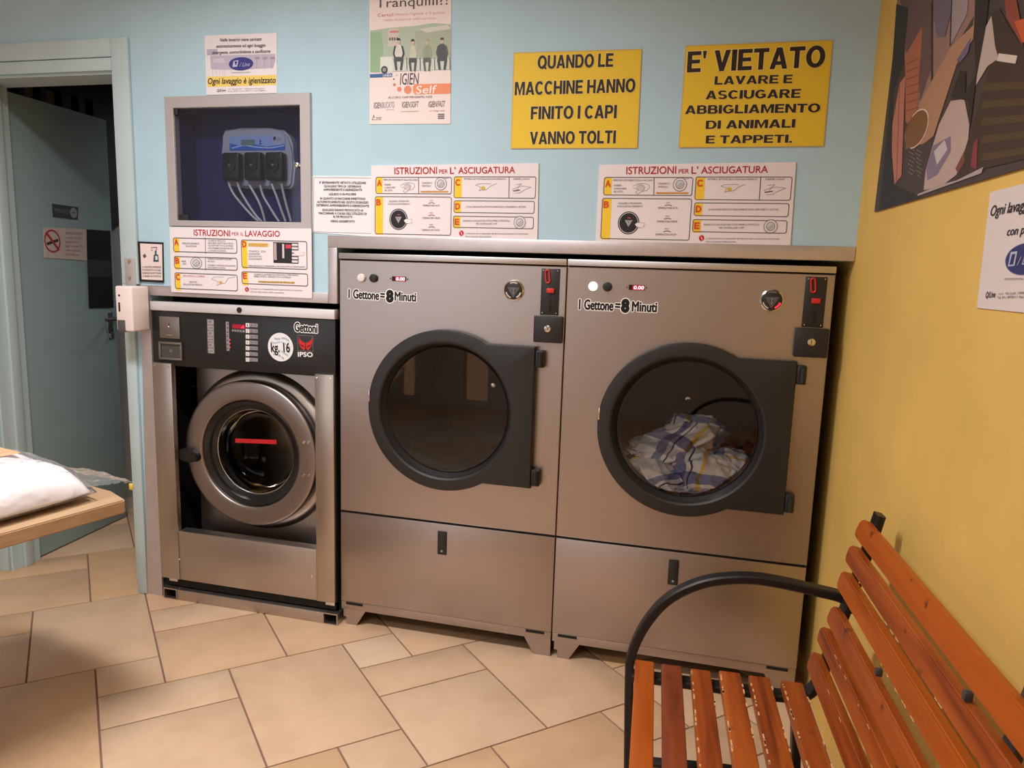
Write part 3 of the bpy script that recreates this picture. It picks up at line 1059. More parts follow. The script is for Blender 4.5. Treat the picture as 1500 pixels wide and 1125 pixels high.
for k in range(7):
    y = 230 + k * 36.5
    def btn(s):
        s.rect(w5(692, y), w5(716, y + 27), (226, 220, 220), 1)
        s.rect(w5(717, y + 1), w5(769, y + 27), (150, 144, 146), 1)
        s.text(str(k + 1), w5(701, y + 14), w5(706, y + 14), 3.4, (60, 56, 60), 0.0, 0, 2)
        s.text(('90 - 60', '60 - 40', '40 - 30', '30 - 60', '40 - 20', '30 - 15', '20 - 15')[k], w5(724, y + 14), w5(761, y + 14), 2.6, (70, 66, 70), 0.0, 0, 2)
    on_panel('selector_button', btn)
def kg(s):
    c = w5(913, 383)
    s.disc(c, 18.6, 20.8, (236, 234, 236), 1, seg=40)
    cl = s.L(c)
    rr = abs(s.L((c[0] + 18, c[1]))[0] - cl[0])
    for k, (off, col) in enumerate(((0.62, (170, 186, 202)), (0.28, (188, 200, 214)), (-0.36, (176, 190, 206)), (-0.70, (150, 172, 192)))):
        for lo, hi in ((-1, 0.0), (0.08, 1)):
            P1, P2 = [], []
            for q in range(11):
                u = lo + (hi - lo) * q / 10
                v = off + 0.10 * sin(u * 4.5 + k) - 0.18 * u
                if u * u + v * v < 0.80:
                    P1.append((cl[0] + u * rr, cl[1] + (v + .07) * rr))
                    P2.append((cl[0] + u * rr, cl[1] + (v - .07) * rr))
            if len(P1) > 1:
                s.poly_l(P1 + P2[::-1], col, 2)
    s.text('kg. 16', w5(854, 384), w5(972, 386), 13.5, (26, 26, 30), 0.022, 0, 3, (240, 238, 240), 0.03)
on_panel('capacity_sticker', kg, t).location = (0, YP, 0)
def gett(s):
    s.text('Gettoni', w5(1003, 255), w5(1146, 265), 12.5, (22, 22, 26), 0.03, 0, 1, (246, 244, 246), 0.06)
on_panel('token_sticker', gett, t).location = (0, YP, 0)
def logo(s):
    s.rrect(w5(1021, 307), w5(1119, 411), 0.5, 0.6, (120, 112, 114), 1)
    red = (206, 44, 44)
    s.poly([w5(*p) for p in ((1029, 314), (1038, 336), (1054, 350), (1070, 356), (1068, 403), (1052, 398), (1036, 376), (1030, 350))], red, 1)
    s.poly([w5(*p) for p in ((1115, 318), (1105, 340), (1090, 352), (1074, 356), (1076, 403), (1092, 399), (1108, 378), (1114, 352))], red, 1)
    s.poly([w5(*p) for p in ((1038, 364), (1062, 376), (1064, 382), (1046, 376))], (30, 28, 30), 2)
    s.poly([w5(*p) for p in ((1107, 366), (1082, 377), (1080, 383), (1100, 378))], (30, 28, 30), 2)
    s.poly([w5(*p) for p in ((1064, 403), (1072, 384), (1080, 403))], (30, 28, 30), 2)
    s.text('IPSO', w5(1024, 428), w5(1117, 431), 6.4, (238, 234, 236), 0.035, 0, 1)
on_panel('maker_badge', logo)
# columns, lower panel, niche
for x0, x1 in ((-0.766, -0.681), (-0.0875, -0.0135)):
    bm = nbm()
    add_box(bm, x0, x1, -0.020, 0.004, 0.085, 0.941, bev=0.003)
    for q in (x0 + 0.010, x1 - 0.010):
        add_lathe_y(bm, q, 0.928, [(0.0035, -0.020), (0.003, -0.0225)], 12, mi=1, cap1=True)
    add_box(bm, x0 + 0.032, x0 + 0.070, -0.014, 0.0, 0.072, 0.085, bev=0.002, mi=1)
    wobj('side_column', bm, [M_STEELV, M_CHROME])
bm = nbm()
add_box(bm, -0.681, -0.0885, -0.017, 0.03, 0.085, 0.285, bev=0.003)
for p in ((252, 640), (1033, 743)):
    qx, qz = wp(*w6(*p), -0.017)
    add_lathe_y(bm, qx, qz, [(0.004, -0.017), (0.003, -0.0195)], 12, mi=1, cap1=True)
wobj('lower_panel', bm, [M_STEEL, M_CHROME])
WCX, WCZ, WRO, WRI = -0.392, 0.606, 0.281, 0.207
bm = nbm()
nx0, nx1, nz0, nz1 = -0.676 - WCX, -0.05 - WCX, 0.20 - WCZ, 0.93 - WCZ
angs = star_angles(96, [atan2(z_, x_) for x_ in (nx0, nx1) for z_ in (nz0, nz1)])
cr = lambda r: (lambda a: min(r, rect_r(a, nx0, nx1, nz0, nz1) - 0.001 * (0.4 - r)))
ring_loops(bm, WCX, WCZ, angs, [(lambda a: rect_r(a, nx0, nx1, nz0, nz1), 0.115), (cr(0.318), 0.112), (cr(0.310), 0.092), (cr(0.292), 0.080), (lambda a: 0.262, 0.080), (lambda a: 0.215, 0.10), (lambda a: 0.20, 0.16)])
for p, zf in (((360, 628), w5), ((1095, 688), w5), ((345, 346), w6), ((1013, 423), w6)):
    qx, qz = wp(*zf(*p), 0.112)
    add_lathe_y(bm, qx, qz, [(0.0045, 0.112), (0.0035, 0.106)], 12, mi=1, cap1=True)
wobj('front_plate', bm, [M_STEEL, M_CHROME], angle=50)
bm = nbm()
add_lathe_y(bm, WCX, WCZ, [(0.275, 0.072), (WRO, 0.066), (WRO, 0.036), (WRO - 0.004, 0.031), (WRO - 0.012, 0.029), (WRI + 0.012, 0.029), (WRI + 0.004, 0.031), (WRI, 0.036), (WRI, 0.066), (0.215, 0.072)], 96)
for p, zf in (((1063, 988), w5), ((1093, 988), w5), ((985, 147), w6), ((1016, 147), w6)):
    qx, qz = wp(*zf(*p), 0.029)
    add_lathe_y(bm, qx, qz, [(0.0055, 0.029), (0.005, 0.024)], 12, mi=1, cap1=True)
wd = wobj('door', bm, [M_DOORST, M_CHROME], angle=50)
wd_off = (OX, 0, 0)
bm = nbm()
add_lathe_y(bm, WCX, WCZ, [(WRI, 0.040), (WRI - 0.006, 0.037), (WRI - 0.022, 0.046), (WRI - 0.026, 0.058), (WRI - 0.040, 0.066), (WRI - 0.042, 0.090)], 80)
wobj('door_gasket', bm, M_RUBBER, wd)
bm = nbm()
add_lathe_y(bm, WCX, WCZ, [(0.166, 0.074), (0.163, 0.074), (0.148, 0.130), (0.120, 0.150), (0.0, 0.156)], 80)
wobj('door_glass', bm, M_GLASSD, wd)
bm = nbm()
add_lathe_y(bm, WCX, WCZ, [(0.164, 0.071), (0.168, 0.070), (0.170, 0.074)], 80)
wobj('glass_rim', bm, M_CHROME, wd)
bm = nbm()
add_lathe_y(bm, WCX, WCZ, [(0.20, 0.16), (0.25, 0.17), (0.27, 0.2), (0.27, 0.60), (0.0, 0.62)], 72)
wobj('drum', bm, M_DRUM)
x0, x1, q0, q1 = rct(w5, (627, 962), (888, 996), 0.06)
s = Sheet((-0.39, 0.071, 0))
s.slab([w5(627, 962), w5(886, 971), w5(888, 998), w5(627, 988)], (196, 38, 46), 0.001)
o = s.finish('red_strip', t)
o.parent = wd
o.location = (-0.39, 0.071, 0)
o['label'] = 'red strip across the washer porthole'
bm = nbm()
P = [wp(*w5(*p), 0.02) for p in ((268, 1040), (290, 1022), (340, 1020), (372, 1040), (398, 1062), (398, 1104), (350, 1110), (296, 1098), (268, 1080))]
add_prism(bm, P, 0.006, 0.034)
bmesh.ops.bevel(bm, geom=list(bm.edges), offset=0.004, segments=2, affect='EDGES')
hd = wobj('door_handle', bm, M_RUBBER, wd)
# base beam
bm = nbm()
add_box(bm, -0.695, -0.062, -0.020, 0.05, 0.0, 0.043, bev=0.002)
for x0, x1 in ((-0.757, -0.695), (-0.062, -0.002)):
    add_box(bm, x0, x1, -0.022, 0.30, 0.0, 0.004)
    add_box(bm, x0, x1, -0.022, 0.30, 0.040, 0.045)
    add_box(bm, x0, x0 + 0.004, -0.022, 0.30, 0.004, 0.040)
    add_box(bm, x1 - 0.004, x1, -0.022, 0.30, 0.004, 0.040)
add_box(bm, -0.757, -0.002, 0.30, 0.70, 0.0, 0.05, mi=1)
add_box(bm, -0.75, -0.01, 0.02, 0.03, 0.045, 0.078, mi=1)
wobj('base_frame', bm, [M_STEEL, M_DARK])

# ================================================================== DOSING CABINET AND PUMP
c3 = Zm(200, 20, 5.0)
c4 = Zm(230, 200, 4.5)
t = thing('dosing_cabinet', 'grey framed glass fronted wall cabinet with navy interior above the washer', 'cabinet', (-0.39, 0, 1.66))
def cobj(name, bm, m, parent=None, **k):
    o = obj(name, bm, m, parent or t, **k)
    o.location = (0.39, 0, -1.66) if parent is None else (0, 0, 0)
    return o
CX0, CX1, CZ0, CZ1 = -0.672, -0.099, 1.446, 1.8945
IX0, IX1, IZ0, IZ1 = -0.638, -0.1385, 1.4665, 1.855
bm = nbm()
ys = -0.012
for o_, i_ in ((0, 1),):
    O = [(CX0, CZ0), (CX1, CZ0), (CX1, CZ1), (CX0, CZ1)]
    I = [(IX0, IZ0), (IX1, IZ0), (IX1, IZ1), (IX0, IZ1)]
    e = 0.002
    I2 = [(IX0 - e, IZ0 - e), (IX1 + e, IZ0 - e), (IX1 + e, IZ1 + e), (IX0 - e, IZ1 + e)]
    loops(bm, [[(x, -0.0005, z) for x, z in O], [(x, ys + .001, z) for x, z in O],
               [(x + (.001 if x < -.4 else -.001), ys, z + (.001 if z < 1.6 else -.001)) for x, z in O],
               [(x, ys, z) for x, z in I2], [(x, ys + .002, z) for x, z in I], [(x, 0.02, z) for x, z in I]], smooth=False)
cobj('frame', bm, M_FRAME)
bm = nbm()
D = 0.115
e = 0.004
add_box(bm, NX0 + e, NX1 - e, D - 0.004, D, NZ0 + e, NZ1 - e)
add_box(bm, NX0 + .001, NX0 + e, 0.012, D, NZ0 + e, NZ1 - e)
add_box(bm, NX1 - e, NX1 - .001, 0.012, D, NZ0 + e, NZ1 - e)
add_box(bm, NX0 + .001, NX1 - .001, 0.012, D, NZ0 + .001, NZ0 + e)
add_box(bm, NX0 + .001, NX1 - .001, 0.012, D, NZ1 - e, NZ1 - .001)
cobj('liner', bm, M_NAVY)
bm = nbm()
add_box(bm, IX0 + .002, IX1 - .002, -0.004, -0.001, IZ0 + .002, IZ1 - .002)
pane = cobj('glass_pane', bm, M_PERSPEX)
for a, b in (((275, 688), (305, 745)), ((-1, -1), (-1, -1))):
    if a[0] < 0:
        x0, z1 = wp(*c4(143, 512), -.006)
        x1, z0 = wp(*c4(210, 566), -.006)
    else:
        x0, z1 = wp(*c3(*a), -.006)
        x1, z0 = wp(*c3(*b), -.006)
    bm = nbm()
    add_box(bm, x0 + .001, x1, -0.010, 0.006, z0 + .002, z1 - .001, bev=0.002)
    cobj('hinge', bm, M_BLACK, pane)
lx, lz = wp(*c4(922, 190), -.008)
bm = nbm()
add_lathe_y(bm, lx, lz, [(0.010, -0.004), (0.009, -0.014), (0.004, -0.016)], 20, cap1=True)
add_box(bm, lx - .012, lx + .020, -0.009, -0.005, lz - .004, lz + .004, bev=.001)
cobj('lock', bm, M_CHROME, pane)

YB = 0.075
pt = thing('dosing_pump', 'grey detergent dosing pump with three black pump heads inside the glass cabinet', 'dosing pump', (-0.36, 0, 1.60))
def pobj(name, bm, m, parent=None, **k):
    o = obj(name, bm, m, parent or pt, **k)
    if parent is None:
        o.location = (0.36, 0, -1.60)
    return o
P = [wp(*p, YB) for p in [c3(640, 850), c3(760, 838), c3(980, 838), c3(1070, 850), c3(1118, 900), c3(1138, 960)] + [c4(890, 110), c4(905, 200), c4(892, 320), c4(872, 342), c4(560, 338), c4(470, 318), c4(448, 270), c4(440, 100), c4(424, 20)] + [c3(622, 900)]]
bm = nbm()
add_prism(bm, P, YB, 0.111)
bmesh.ops.bevel(bm, geom=[e_ for e_ in bm.edges if all(abs(v.co.y - YB) < 1e-5 for v in e_.verts)], offset=0.008, segments=3, affect='EDGES')
pobj('body', bm, mat('pump_grey', (170, 172, 178), 0.4))
s = Sheet((-0.36, YB, 1.60))
s.slab([c3(682, 900), c3(1088, 892), c3(1088, 998), c3(682, 1002)], (150, 172, 214), 0.0015)
s.poly([c3(682, 950), c3(760, 965), c3(850, 952), c3(950, 975), c3(1088, 955), c3(1088, 998), c3(682, 1002)], (66, 106, 190), 1)
s.line([c3(700, 985), c3(790, 962), c3(880, 978), c3(980, 984), c3(1080, 966)], 0.003, (206, 220, 240), 2)
s.rect(c3(765, 924), c3(868, 964), (112, 132, 124), 2)
for q in ((908, 932), (908, 952)):
    s.disc(c3(*q), 1.6, 1.6, (60, 80, 150), 2, seg=12)
s.disc(c3(1036, 918), 9, 8, (176, 178, 186), 2, seg=24)
s.poly([c3(1004, 902), c3(1022, 900), c3(1020, 926), c3(1002, 928)], (50, 52, 70), 3)
s.text('Q/', c3(1030, 918), c3(1066, 916), 5, (120, 124, 140), 0, 0.2, 3)
o = s.finish('label_panel', pt)
for k, (cx, cy) in enumerate(((487, 192), (630, 190), (772, 190))):
    x_, z_ = wp(*c4(cx, cy), YB - 0.03)
    bm = nbm()
    w2 = 0.0355
    add_box(bm, x_ - w2, x_ + w2, YB - 0.034, YB - 0.0005, z_ - 0.052, z_ + 0.046, bev=0.009, seg=3)
    add_lathe_y(bm, x_, z_, [(0.022, YB - 0.034), (0.021, YB - 0.039), (0.015, YB - 0.040), (0.013, YB - 0.036), (0.0, YB - 0.036)], 28)
    add_lathe_y(bm, x_, z_, [(0.004, YB - 0.036), (0.003, YB - 0.042)], 12, cap1=True, mi=1)
    pobj('pump_head', bm, [M_BLACKP, M_GREYP])
YH = YB - 0.016
for pts in (((470, 300), (500, 370), (570, 460), (640, 535), (672, 558)), ((530, 300), (550, 360), (610, 460), (660, 530), (690, 560)),
            ((610, 322), (650, 390), (680, 450), (700, 510), (712, 558)), ((680, 322), (700, 390), (740, 460), (790, 540), (805, 560)),
            ((755, 312), (790, 400), (825, 500), (848, 560)), ((820, 312), (845, 420), (872, 520), (884, 560))):
    C = [wp(*c4(*p), YH) for p in pts]
    bm = nbm()
    add_tube(bm, smooth_path([(x_, YH, max(z_, 1.472)) for x_, z_ in C], 6), 0.0042, 10)
    pobj('hose', bm, M_HOSE)

# ================================================================== SIGNS ON THE FRONT WALL
PAPER = (234, 227, 230)
BLK = (30, 28, 30)
def front_sheet():
    return Sheet((0, -0.0006, 0))
# paper notice over the cabinet
s = front_sheet()
s.slab([(300, 52.3), (405.6, 48.3), (406, 136.2), (303, 139.2)], PAPER, 0.0015)
for txt, a, b, h in (('Nelle lavatrici viene caricato', (611, 193), (917, 186), 4.6), ('automaticamente ad ogni lavaggio', (585, 238), (946, 231), 4.6), ('detergente, ammorbidente e sanificante', (555, 286), (981, 274), 4.6)):
    s.text(txt, c3(*a), c3(*b), h, (72, 62, 70), 0.012, 0.22)
pale = (190, 182, 200)
s.rect(c3(515, 262), c3(595, 302), (184, 176, 194), 1)
s.poly([c3(*p) for p in ((540, 308), (680, 304), (1015, 294), (1018, 340), (1002, 398), (850, 406), (660, 412), (545, 408))], pale, 1)
s.rect(c3(562, 330), c3(645, 360), (206, 200, 214), 2)
for k, x_ in enumerate((868, 925, 978)):
    s.rect(c3(x_, 318), c3(x_ + 34, 334), (176, 148, 152), 2)
    s.line([c3(x_ + 14, 334), c3(x_ + 12, 400)], 0.003, (172, 162, 184), 2)
for x_ in (556, 580, 610, 628, 646):
    s.line([c3(x_, 408), c3(x_ + (x_ % 7) * 2 - 4, 446)], 0.0018, (200, 192, 206), 1)
s.disc(c3(766, 368), 18, 9.8, (62, 62, 132), 3, seg=36)
s.poly([c3(712, 346), c3(748, 342), c3(738, 390), c3(704, 392)], (190, 192, 222), 4)
s.poly([c3(720, 352), c3(740, 350), c3(728, 382)], (40, 40, 96), 5)
s.text('/ Line', c3(756, 374), c3(832, 370), 6, (188, 188, 220), 0, 0.25, 4)
s.text('PROFESSIONAL SOLUTIONS', c3(698, 433), c3(834, 430), 1.5, (60, 56, 64), 0, 0)
s.poly([c3(518, 462), c3(1024, 448), c3(1024, 522), c3(520, 538)], (240, 210, 110), 1)
s.text('Ogni lavaggio è igienizzato', c3(524, 495), c3(1020, 486), 8.4, (66, 52, 56), 0.018, 0.2)
s.text('Q/Line', c3(590, 563), c3(654, 561), 3.6, (60, 56, 64), 0.01, 0.2)
s.text('s.r.l.  Via Lodi, 1008  -  10036 Settimo Torinese (TO)', c3(676, 552), c3(938, 549), 1.4, (80, 74, 80))
s.text('Tel. 011 8978111 Fax 011 8978112   e-mail: info@line.it', c3(668, 568), c3(950, 563), 1.4, (80, 74, 80))
o = s.finish('notice')
tag(o, 'small white paper notice with yellow band, stuck above the glass cabinet', 'notice')

# IGIEN poster
g = Zm(500, 0, 5.627)
s = front_sheet()
s.slab([(541.5, -45), (661.5, -46), (660, 181.5), (541.5, 182)], (238, 222, 218), 0.0015)
s.text('Tranquilli?!', g(285, 28), g(878, 0), 13, (84, 78, 82), 0.004, 0)
s.text('Certo!', g(300, 125), g(428, 122), 4.6, (214, 130, 110), 0.0)
s.text('Hanno l\'igiene e il pulito,', g(445, 120), g(860, 100), 3.6, (222, 178, 168), 0.0)
s.text('nella lavatrice self service.', g(350, 165), g(785, 148), 3.4, (222, 178, 168), 0.0)
gn = (176, 190, 170)
s.poly([g(*p) for p in ((238, 252), (380, 232), (600, 214), (760, 190), (900, 200), (902, 575), (238, 598))], gn, 1)
s.poly([g(*p) for p in ((238, 268), (330, 262), (345, 400), (335, 596), (238, 598))], (150, 180, 146), 2)
s.poly([g(*p) for p in ((600, 260), (902, 230), (902, 460), (640, 470))], (168, 178, 156), 2)
s.poly([g(*p) for p in ((640, 240), (880, 205), (902, 240), (700, 270))], (208, 208, 194), 3)
s.poly([g(*p) for p in ((345, 500), (902, 480), (902, 572), (345, 592))], (204, 212, 200), 3)
s.rect(g(388, 240), g(470, 380), (206, 196, 184), 2)
s.rect(g(400, 256), g(470, 268), (210, 130, 116), 3)
for q in range(4):
    s.disc(g(402 + q * 20, 322), 1.4, 2.6, (100, 110, 104), 3, seg=12)
s.rect(g(322, 470), g(424, 595), (218, 222, 214), 3)
s.disc(g(356, 576), 5, 5.5, (70, 74, 74), 4, seg=20)
s.disc(g(356, 576), 2.6, 2.8, (150, 156, 152), 5, seg=16)
def seated(cx, top, hair, shirt, sleeve, w=1.0, lap=(82, 84, 88)):
    q = lambda dx, dy: g(cx + dx * w, top + dy)
    s.disc(q(0, 34), 2.6, 3.8, (200, 180, 164), 6, seg=16)
    s.disc(q(0, 22), 2.8, 3.4, hair, 7, seg=16, a0=0, a1=pi)
    s.poly([q(-8, 52), q(8, 52), q(34, 72), q(40, 150), q(24, 170), q(-24, 172), q(-40, 150), q(-34, 72)], shirt, 5)
    for e_ in (-1, 1):
        s.poly([q(e_ * 20, 62), q(e_ * 36, 72), q(e_ * 48, 130), q(e_ * 36, 168), q(e_ * 24, 164), q(e_ * 34, 128)], sleeve, 6)
        s.poly([q(e_ * 4, 160), q(e_ * 36, 160), q(e_ * 40, 190), q(e_ * 28, 268), q(e_ * 10, 268), q(e_ * 16, 200)], lap, 6)
    s.poly([q(-36, 158), q(36, 158), q(30, 196), q(-30, 196)], lap, 5)
seated(474, 312, (50, 50, 52), (216, 214, 206), (62, 62, 66))
seated(590, 320, (60, 56, 54), (196, 200, 180), (180, 182, 166), 0.85)
seated(708, 318, (170, 160, 146), (150, 160, 134), (160, 166, 146), 0.85, (104, 104, 104))
seated(832, 308, (70, 66, 64), (84, 84, 90), (92, 90, 96), 1.05)
for x_ in (540, 650, 770, 895):
    s.line([g(x_, 480), g(x_ + 2, 575)], 0.0022, (70, 74, 74), 6)
s.poly([g(236, 612), g(420, 604), g(420, 634), g(236, 642)], (72, 104, 156), 2)
s.text('LINEA', g(344, 624), g(416, 620), 3.6, (220, 226, 236), 0.02)
s.text('IGIEN', g(484, 652), g(640, 648), 16.5, (66, 64, 78), -0.004, 0.12)
og = (236, 146, 104)
s.poly([g(606, 694), g(902, 688), g(900, 772), g(606, 778), g(592, 758), g(590, 714)], og, 2)
s.text('Self', g(616, 742), g(788, 736), 11.5, (246, 232, 226), 0.012, 0.1, 3)
for p_, r_, c_ in (((548, 740), 5.6, (226, 140, 112)), ((478, 735), 3.4, (226, 140, 112)), ((438, 698), 2.1, (206, 130, 116)), ((433, 653), 1.2, (120, 110, 130)), ((456, 620), 0.8, (140, 140, 150))):
    s.disc(g(*p_), r_, r_ * 1.06, c_, 2, seg=22)
s.text('AI LORO CAPI PENSIAMO NOI', g(386, 804), g(748, 798), 3.2, (120, 106, 108), 0, 0.1)
for a, b, t1, t2 in (((268, 870), (438, 862), 'IGIEN', 'BUCATO'), ((500, 864), (638, 860), 'IGIEN', 'SOFT'), ((718, 860), (856, 856), 'IGIEN', 'FAST')):
    m_ = a[0] + (b[0] - a[0]) * (0.40 if t2 == 'BUCATO' else 0.52)
    s.text(t1, g(*a), g(m_ - 2, a[1] - 2), 8.6, (70, 68, 84), -0.005, 0.12)
    s.text(t2, g(m_ + 3, a[1] - 3), g(*b), 8.6, (150, 148, 164) if t2 == 'BUCATO' else (92, 90, 106), -0.008, 0.12)
s.text('detersivo', g(370, 904), g(436, 902), 1.5, (150, 140, 144))
s.text('ammorbidente igienizzante', g(492, 919), g(640, 916), 1.6, (150, 96, 96))
s.text('per lavaggi rapidi', g(728, 914), g(852, 911), 1.6, (150, 96, 96))
s.line([g(256, 985), g(268, 950), g(274, 972)], 0.0018, (90, 84, 90), 2)
s.text('fcaqol', g(288, 970), g(330, 968), 3, (96, 88, 92))
s.line([g(252, 988), g(330, 988)], 0.0012, (110, 104, 108), 2)
for k in range(3):
    s.rect(g(796, 938 + k * 16), g(850, 948 + k * 16), (112, 110, 120), 2)
o = s.finish('poster')
tag(o, 'tall pale poster of four seated people with an orange band, on teal wall', 'poster')

# yellow signs
y_ = Zm(720, 40, 2.778)
YL = (236, 199, 54)
for quad, rows, name, label in (
    (((753.1, 77.8), (939.6, 72.4), (933.1, 216.4), (748.8, 217.1)),
     (('QUANDO LE', (188, 143), (496, 133), 19.5, .055), ('MACCHINE HANNO', (95, 250), (586, 236), 19.5, .05), ('FINITO I CAPI', (160, 349), (510, 343), 19, .055), ('VANNO TOLTI', (156, 451), (506, 446), 18.5, .055)),
     'sign', 'yellow sign reading QUANDO LE MACCHINE HANNO FINITO, in black capitals on teal wall'),
    (((1005.1, 67.7), (1219.6, 59.1), (1206, 213.9), (994.7, 215.7)),
     (("E' VIETATO", (797, 142), (1358, 118), 30.5, .06), ('LAVARE E', (908, 217), (1225, 210), 12.2, .075), ('ASCIUGARE', (872, 276), (1258, 269), 12.6, .075),
      ('ABBIGLIAMENTO', (788, 336), (1338, 328), 12.6, .075), ('DI ANIMALI', (872, 397), (1236, 391), 12.2, .075), ('E TAPPETI.', (872, 457), (1224, 453), 11.6, .075)),
     'sign', "yellow sign reading E' VIETATO in large capitals, nearest the yellow wall")):
    s = front_sheet()
    s.slab(list(quad), YL, 0.002)
    P = [s.L(p) for p in quad]
    s.line_l(P, 0.003, (214, 176, 96), 1, True)
    for txt, a, b, h, bold in rows:
        s.heavy(txt, y_(*a), y_(*b), h, (50, 40, 36), (246, 214, 120))
    o = s.finish(name)
    tag(o, label, 'sign', 'yellow warning signs')

# drying instruction boards
d_ = Zm(860, 220, 4.412)
RED = (178, 38, 44)
ORG = (212, 84, 34)
YB2 = (244, 202, 56)
LN = (84, 84, 92)
TXC = (100, 92, 96)
def mini_door(s, c, r, f):
    s.disc(f(*c), r, r, (150, 148, 152), 2, seg=26)
    s.disc(f(*c), r * .86, r * .86, (232, 224, 226), 3, seg=26)
    s.disc(f(*c), r * .64, r * .64, (130, 128, 134), 4, seg=24)
    s.disc(f(*c), r * .54, r * .54, (206, 202, 206), 5, seg=24)
    s.line([f(c[0] - 18, c[1] + 14), f(c[0] + 14, c[1] - 10)], 0.0014, (120, 118, 124), 6)
    s.line([f(c[0] - 10, c[1] + 22), f(c[0] + 22, c[1] - 2)], 0.0014, (120, 118, 124), 6)
    s.line([f(c[0] + 20, c[1] - 36), f(c[0] + 60, c[1] - 38)], 0.001, (150, 146, 150), 3)
def mini_hand(s, pts, f, col=(150, 142, 146)):
    s.line([f(*p) for p in pts], 0.0012, col, 2)
def board():
    s = front_sheet()
    f = d_
    s.slab([f(80, 95), f(1350, 78), f(1312, 623), f(55, 601)], (235, 225, 228), 0.004)
    s.text('ISTRUZIONI', f(254, 132), f(575, 128), 10.4, RED, 0.012, res=4)
    s.text('PER', f(592, 136), f(658, 135), 6.2, RED, 0.008)
    s.text("L’", f(675, 130), f(718, 128), 10.2, RED, 0.012)
    s.text('ASCIUGATURA', f(738, 129), f(1168, 124), 9.8, RED, 0.012, res=4)
    for let, a, b, bar in (('A', (112, 176), (676, 293), 44), ('B', (100, 311), (658, 582), 46), ('C', (705, 173), (1312, 324), 48), ('D', (696, 340), (1298, 430), 46), ('E', (686, 448), (1286, 537), 46)):
        s.rect((f(*a)[0] + .8, f(*a)[1] + .8), (f(a[0] + bar, 0)[0], f(*b)[1] - .8), YB2, 1)
        s.rrect(f(*a), f(*b), 3.0, 1.0, LN, 3)
        s.text(let, f(a[0] + 8, a[1] + 40), f(a[0] + 40, a[1] + 40), 9.0, ORG, 0.05, 0, 2)
    s.line([f(433, 178), f(431, 292)], 0.0021, LN, 3)
    s.line([f(1122, 174), f(1112, 322)], 0.0021, LN, 3)
    for txt, a, b, h in (('VERIFICARE DISPONIBILITÀ DELLA MACCHINA', (166, 194), (426, 195), 2.6), ('INSERIRE', (174, 228), (222, 228), 2.6), ('LA BIANCHERIA', (174, 248), (256, 248), 2.6), ('NEL CESTO', (172, 268), (232, 268), 2.6),
                         ('CHIUDERE LO', (458, 216), (536, 216), 2.6), ('SPORTELLO', (458, 237), (524, 237), 2.6), ('SCEGLIERE IL PROGRAMMA', (202, 344), (354, 343), 2.6), ('DI ASCIUGATURA DESIDERATO', (194, 363), (360, 363), 2.6),
                         ('TEMPERATURA ALTA', (456, 374), (586, 374), 2.8), ('TEMPERATURA MEDIA', (448, 461), (584, 461), 2.8), ('TEMPERATURA BASSA', (440, 545), (578, 545), 2.8),
                         ('METTERE IL GETTONE NELLA MACCHINA PRESCELTA', (778, 188), (1098, 188), 2.6), ('INSERIRE CHIAVE', (1152, 188), (1274, 188), 2.6),
                         ('LA MACCHINA PARTE AUTOMATICAMENTE DOPO AVER INSERITO I GETTONI', (784, 383), (1236, 384), 2.7),
                         ('DURANTE LA ASCIUGATURA SI PUÒ APRIRE LO SPORTELLO', (756, 481), (1114, 481), 2.7), ('PER CONTROLLARE I CAPI', (854, 502), (1012, 502), 2.7),
                         ('La direzione non è responsabile dei danni causati a persone e/o cose dovute', (770, 569), (1244, 572), 2.4), ("all'uso improprio delle macchine.", (768, 590), (966, 592), 2.4)):
        s.text(txt, f(*a), f(*b), h, TXC, 0.004)
    s.poly([f(445, 271), f(656, 271), f(656, 284), f(445, 284)], (226, 176, 110), 1)
    s.text('PREMERE SELF SERVICE VICINO', f(450, 278), f(650, 278), 1.8, (160, 110, 60), 0, 0)
    for k, (y1, nm, cc) in enumerate(((352, 'ALTA', (120, 110, 116)), (438, 'MEDIA', (176, 70, 70)), (520, 'BASSA', (90, 84, 92)))):
        cl = s.L(f(522 - k * 4, y1 + 46))
        s.disc_l(cl, 0.0215, 0.0215, cc, 2, 12, rin=0.90, a0=radians(58), a1=radians(122))
        s.text(nm, f(510 - k * 4, y1 - 12), f(536 - k * 4, y1 - 12), 2.0, cc, 0.0)
    mini_door(s, (600, 222), 10.5, f)
    mini_door(s, (1186, 493), 10.5, f)
    # little line drawings
    mini_hand(s, [(296, 232), (330, 216), (366, 214), (398, 222), (404, 240), (384, 262), (352, 268), (326, 284), (314, 274), (332, 252), (300, 244)], f)
    mini_hand(s, [(330, 232), (352, 226), (372, 244), (360, 262)], f)
    s.disc(f(346, 240), 6.5, 5.5, (206, 196, 200), 1, seg=18)
    mini_hand(s, [(1024, 220), (980, 236), (944, 264), (906, 266), (890, 272), (902, 244), (864, 232), (892, 222), (940, 220), (980, 224)], f)
    s.disc(f(920, 252), 3.4, 3.0, (214, 180, 66), 3, seg=16)
    mini_hand(s, [(1142, 262), (1180, 246), (1220, 238), (1284, 246), (1240, 262), (1196, 286), (1156, 288)], f)
    mini_hand(s, [(1170, 228), (1214, 222), (1190, 240), (1176, 266)], f)
    s.line([f(1150, 272), f(1196, 266)], 0.003, (90, 84, 88), 3)
    s.disc(f(268, 470), 15.8, 16.8, (40, 38, 42), 1, seg=36)
    s.disc(f(268, 470), 14.4, 15.4, (206, 200, 202), 2, seg=36, rin=0.94)
    cl = s.L(f(268, 468))
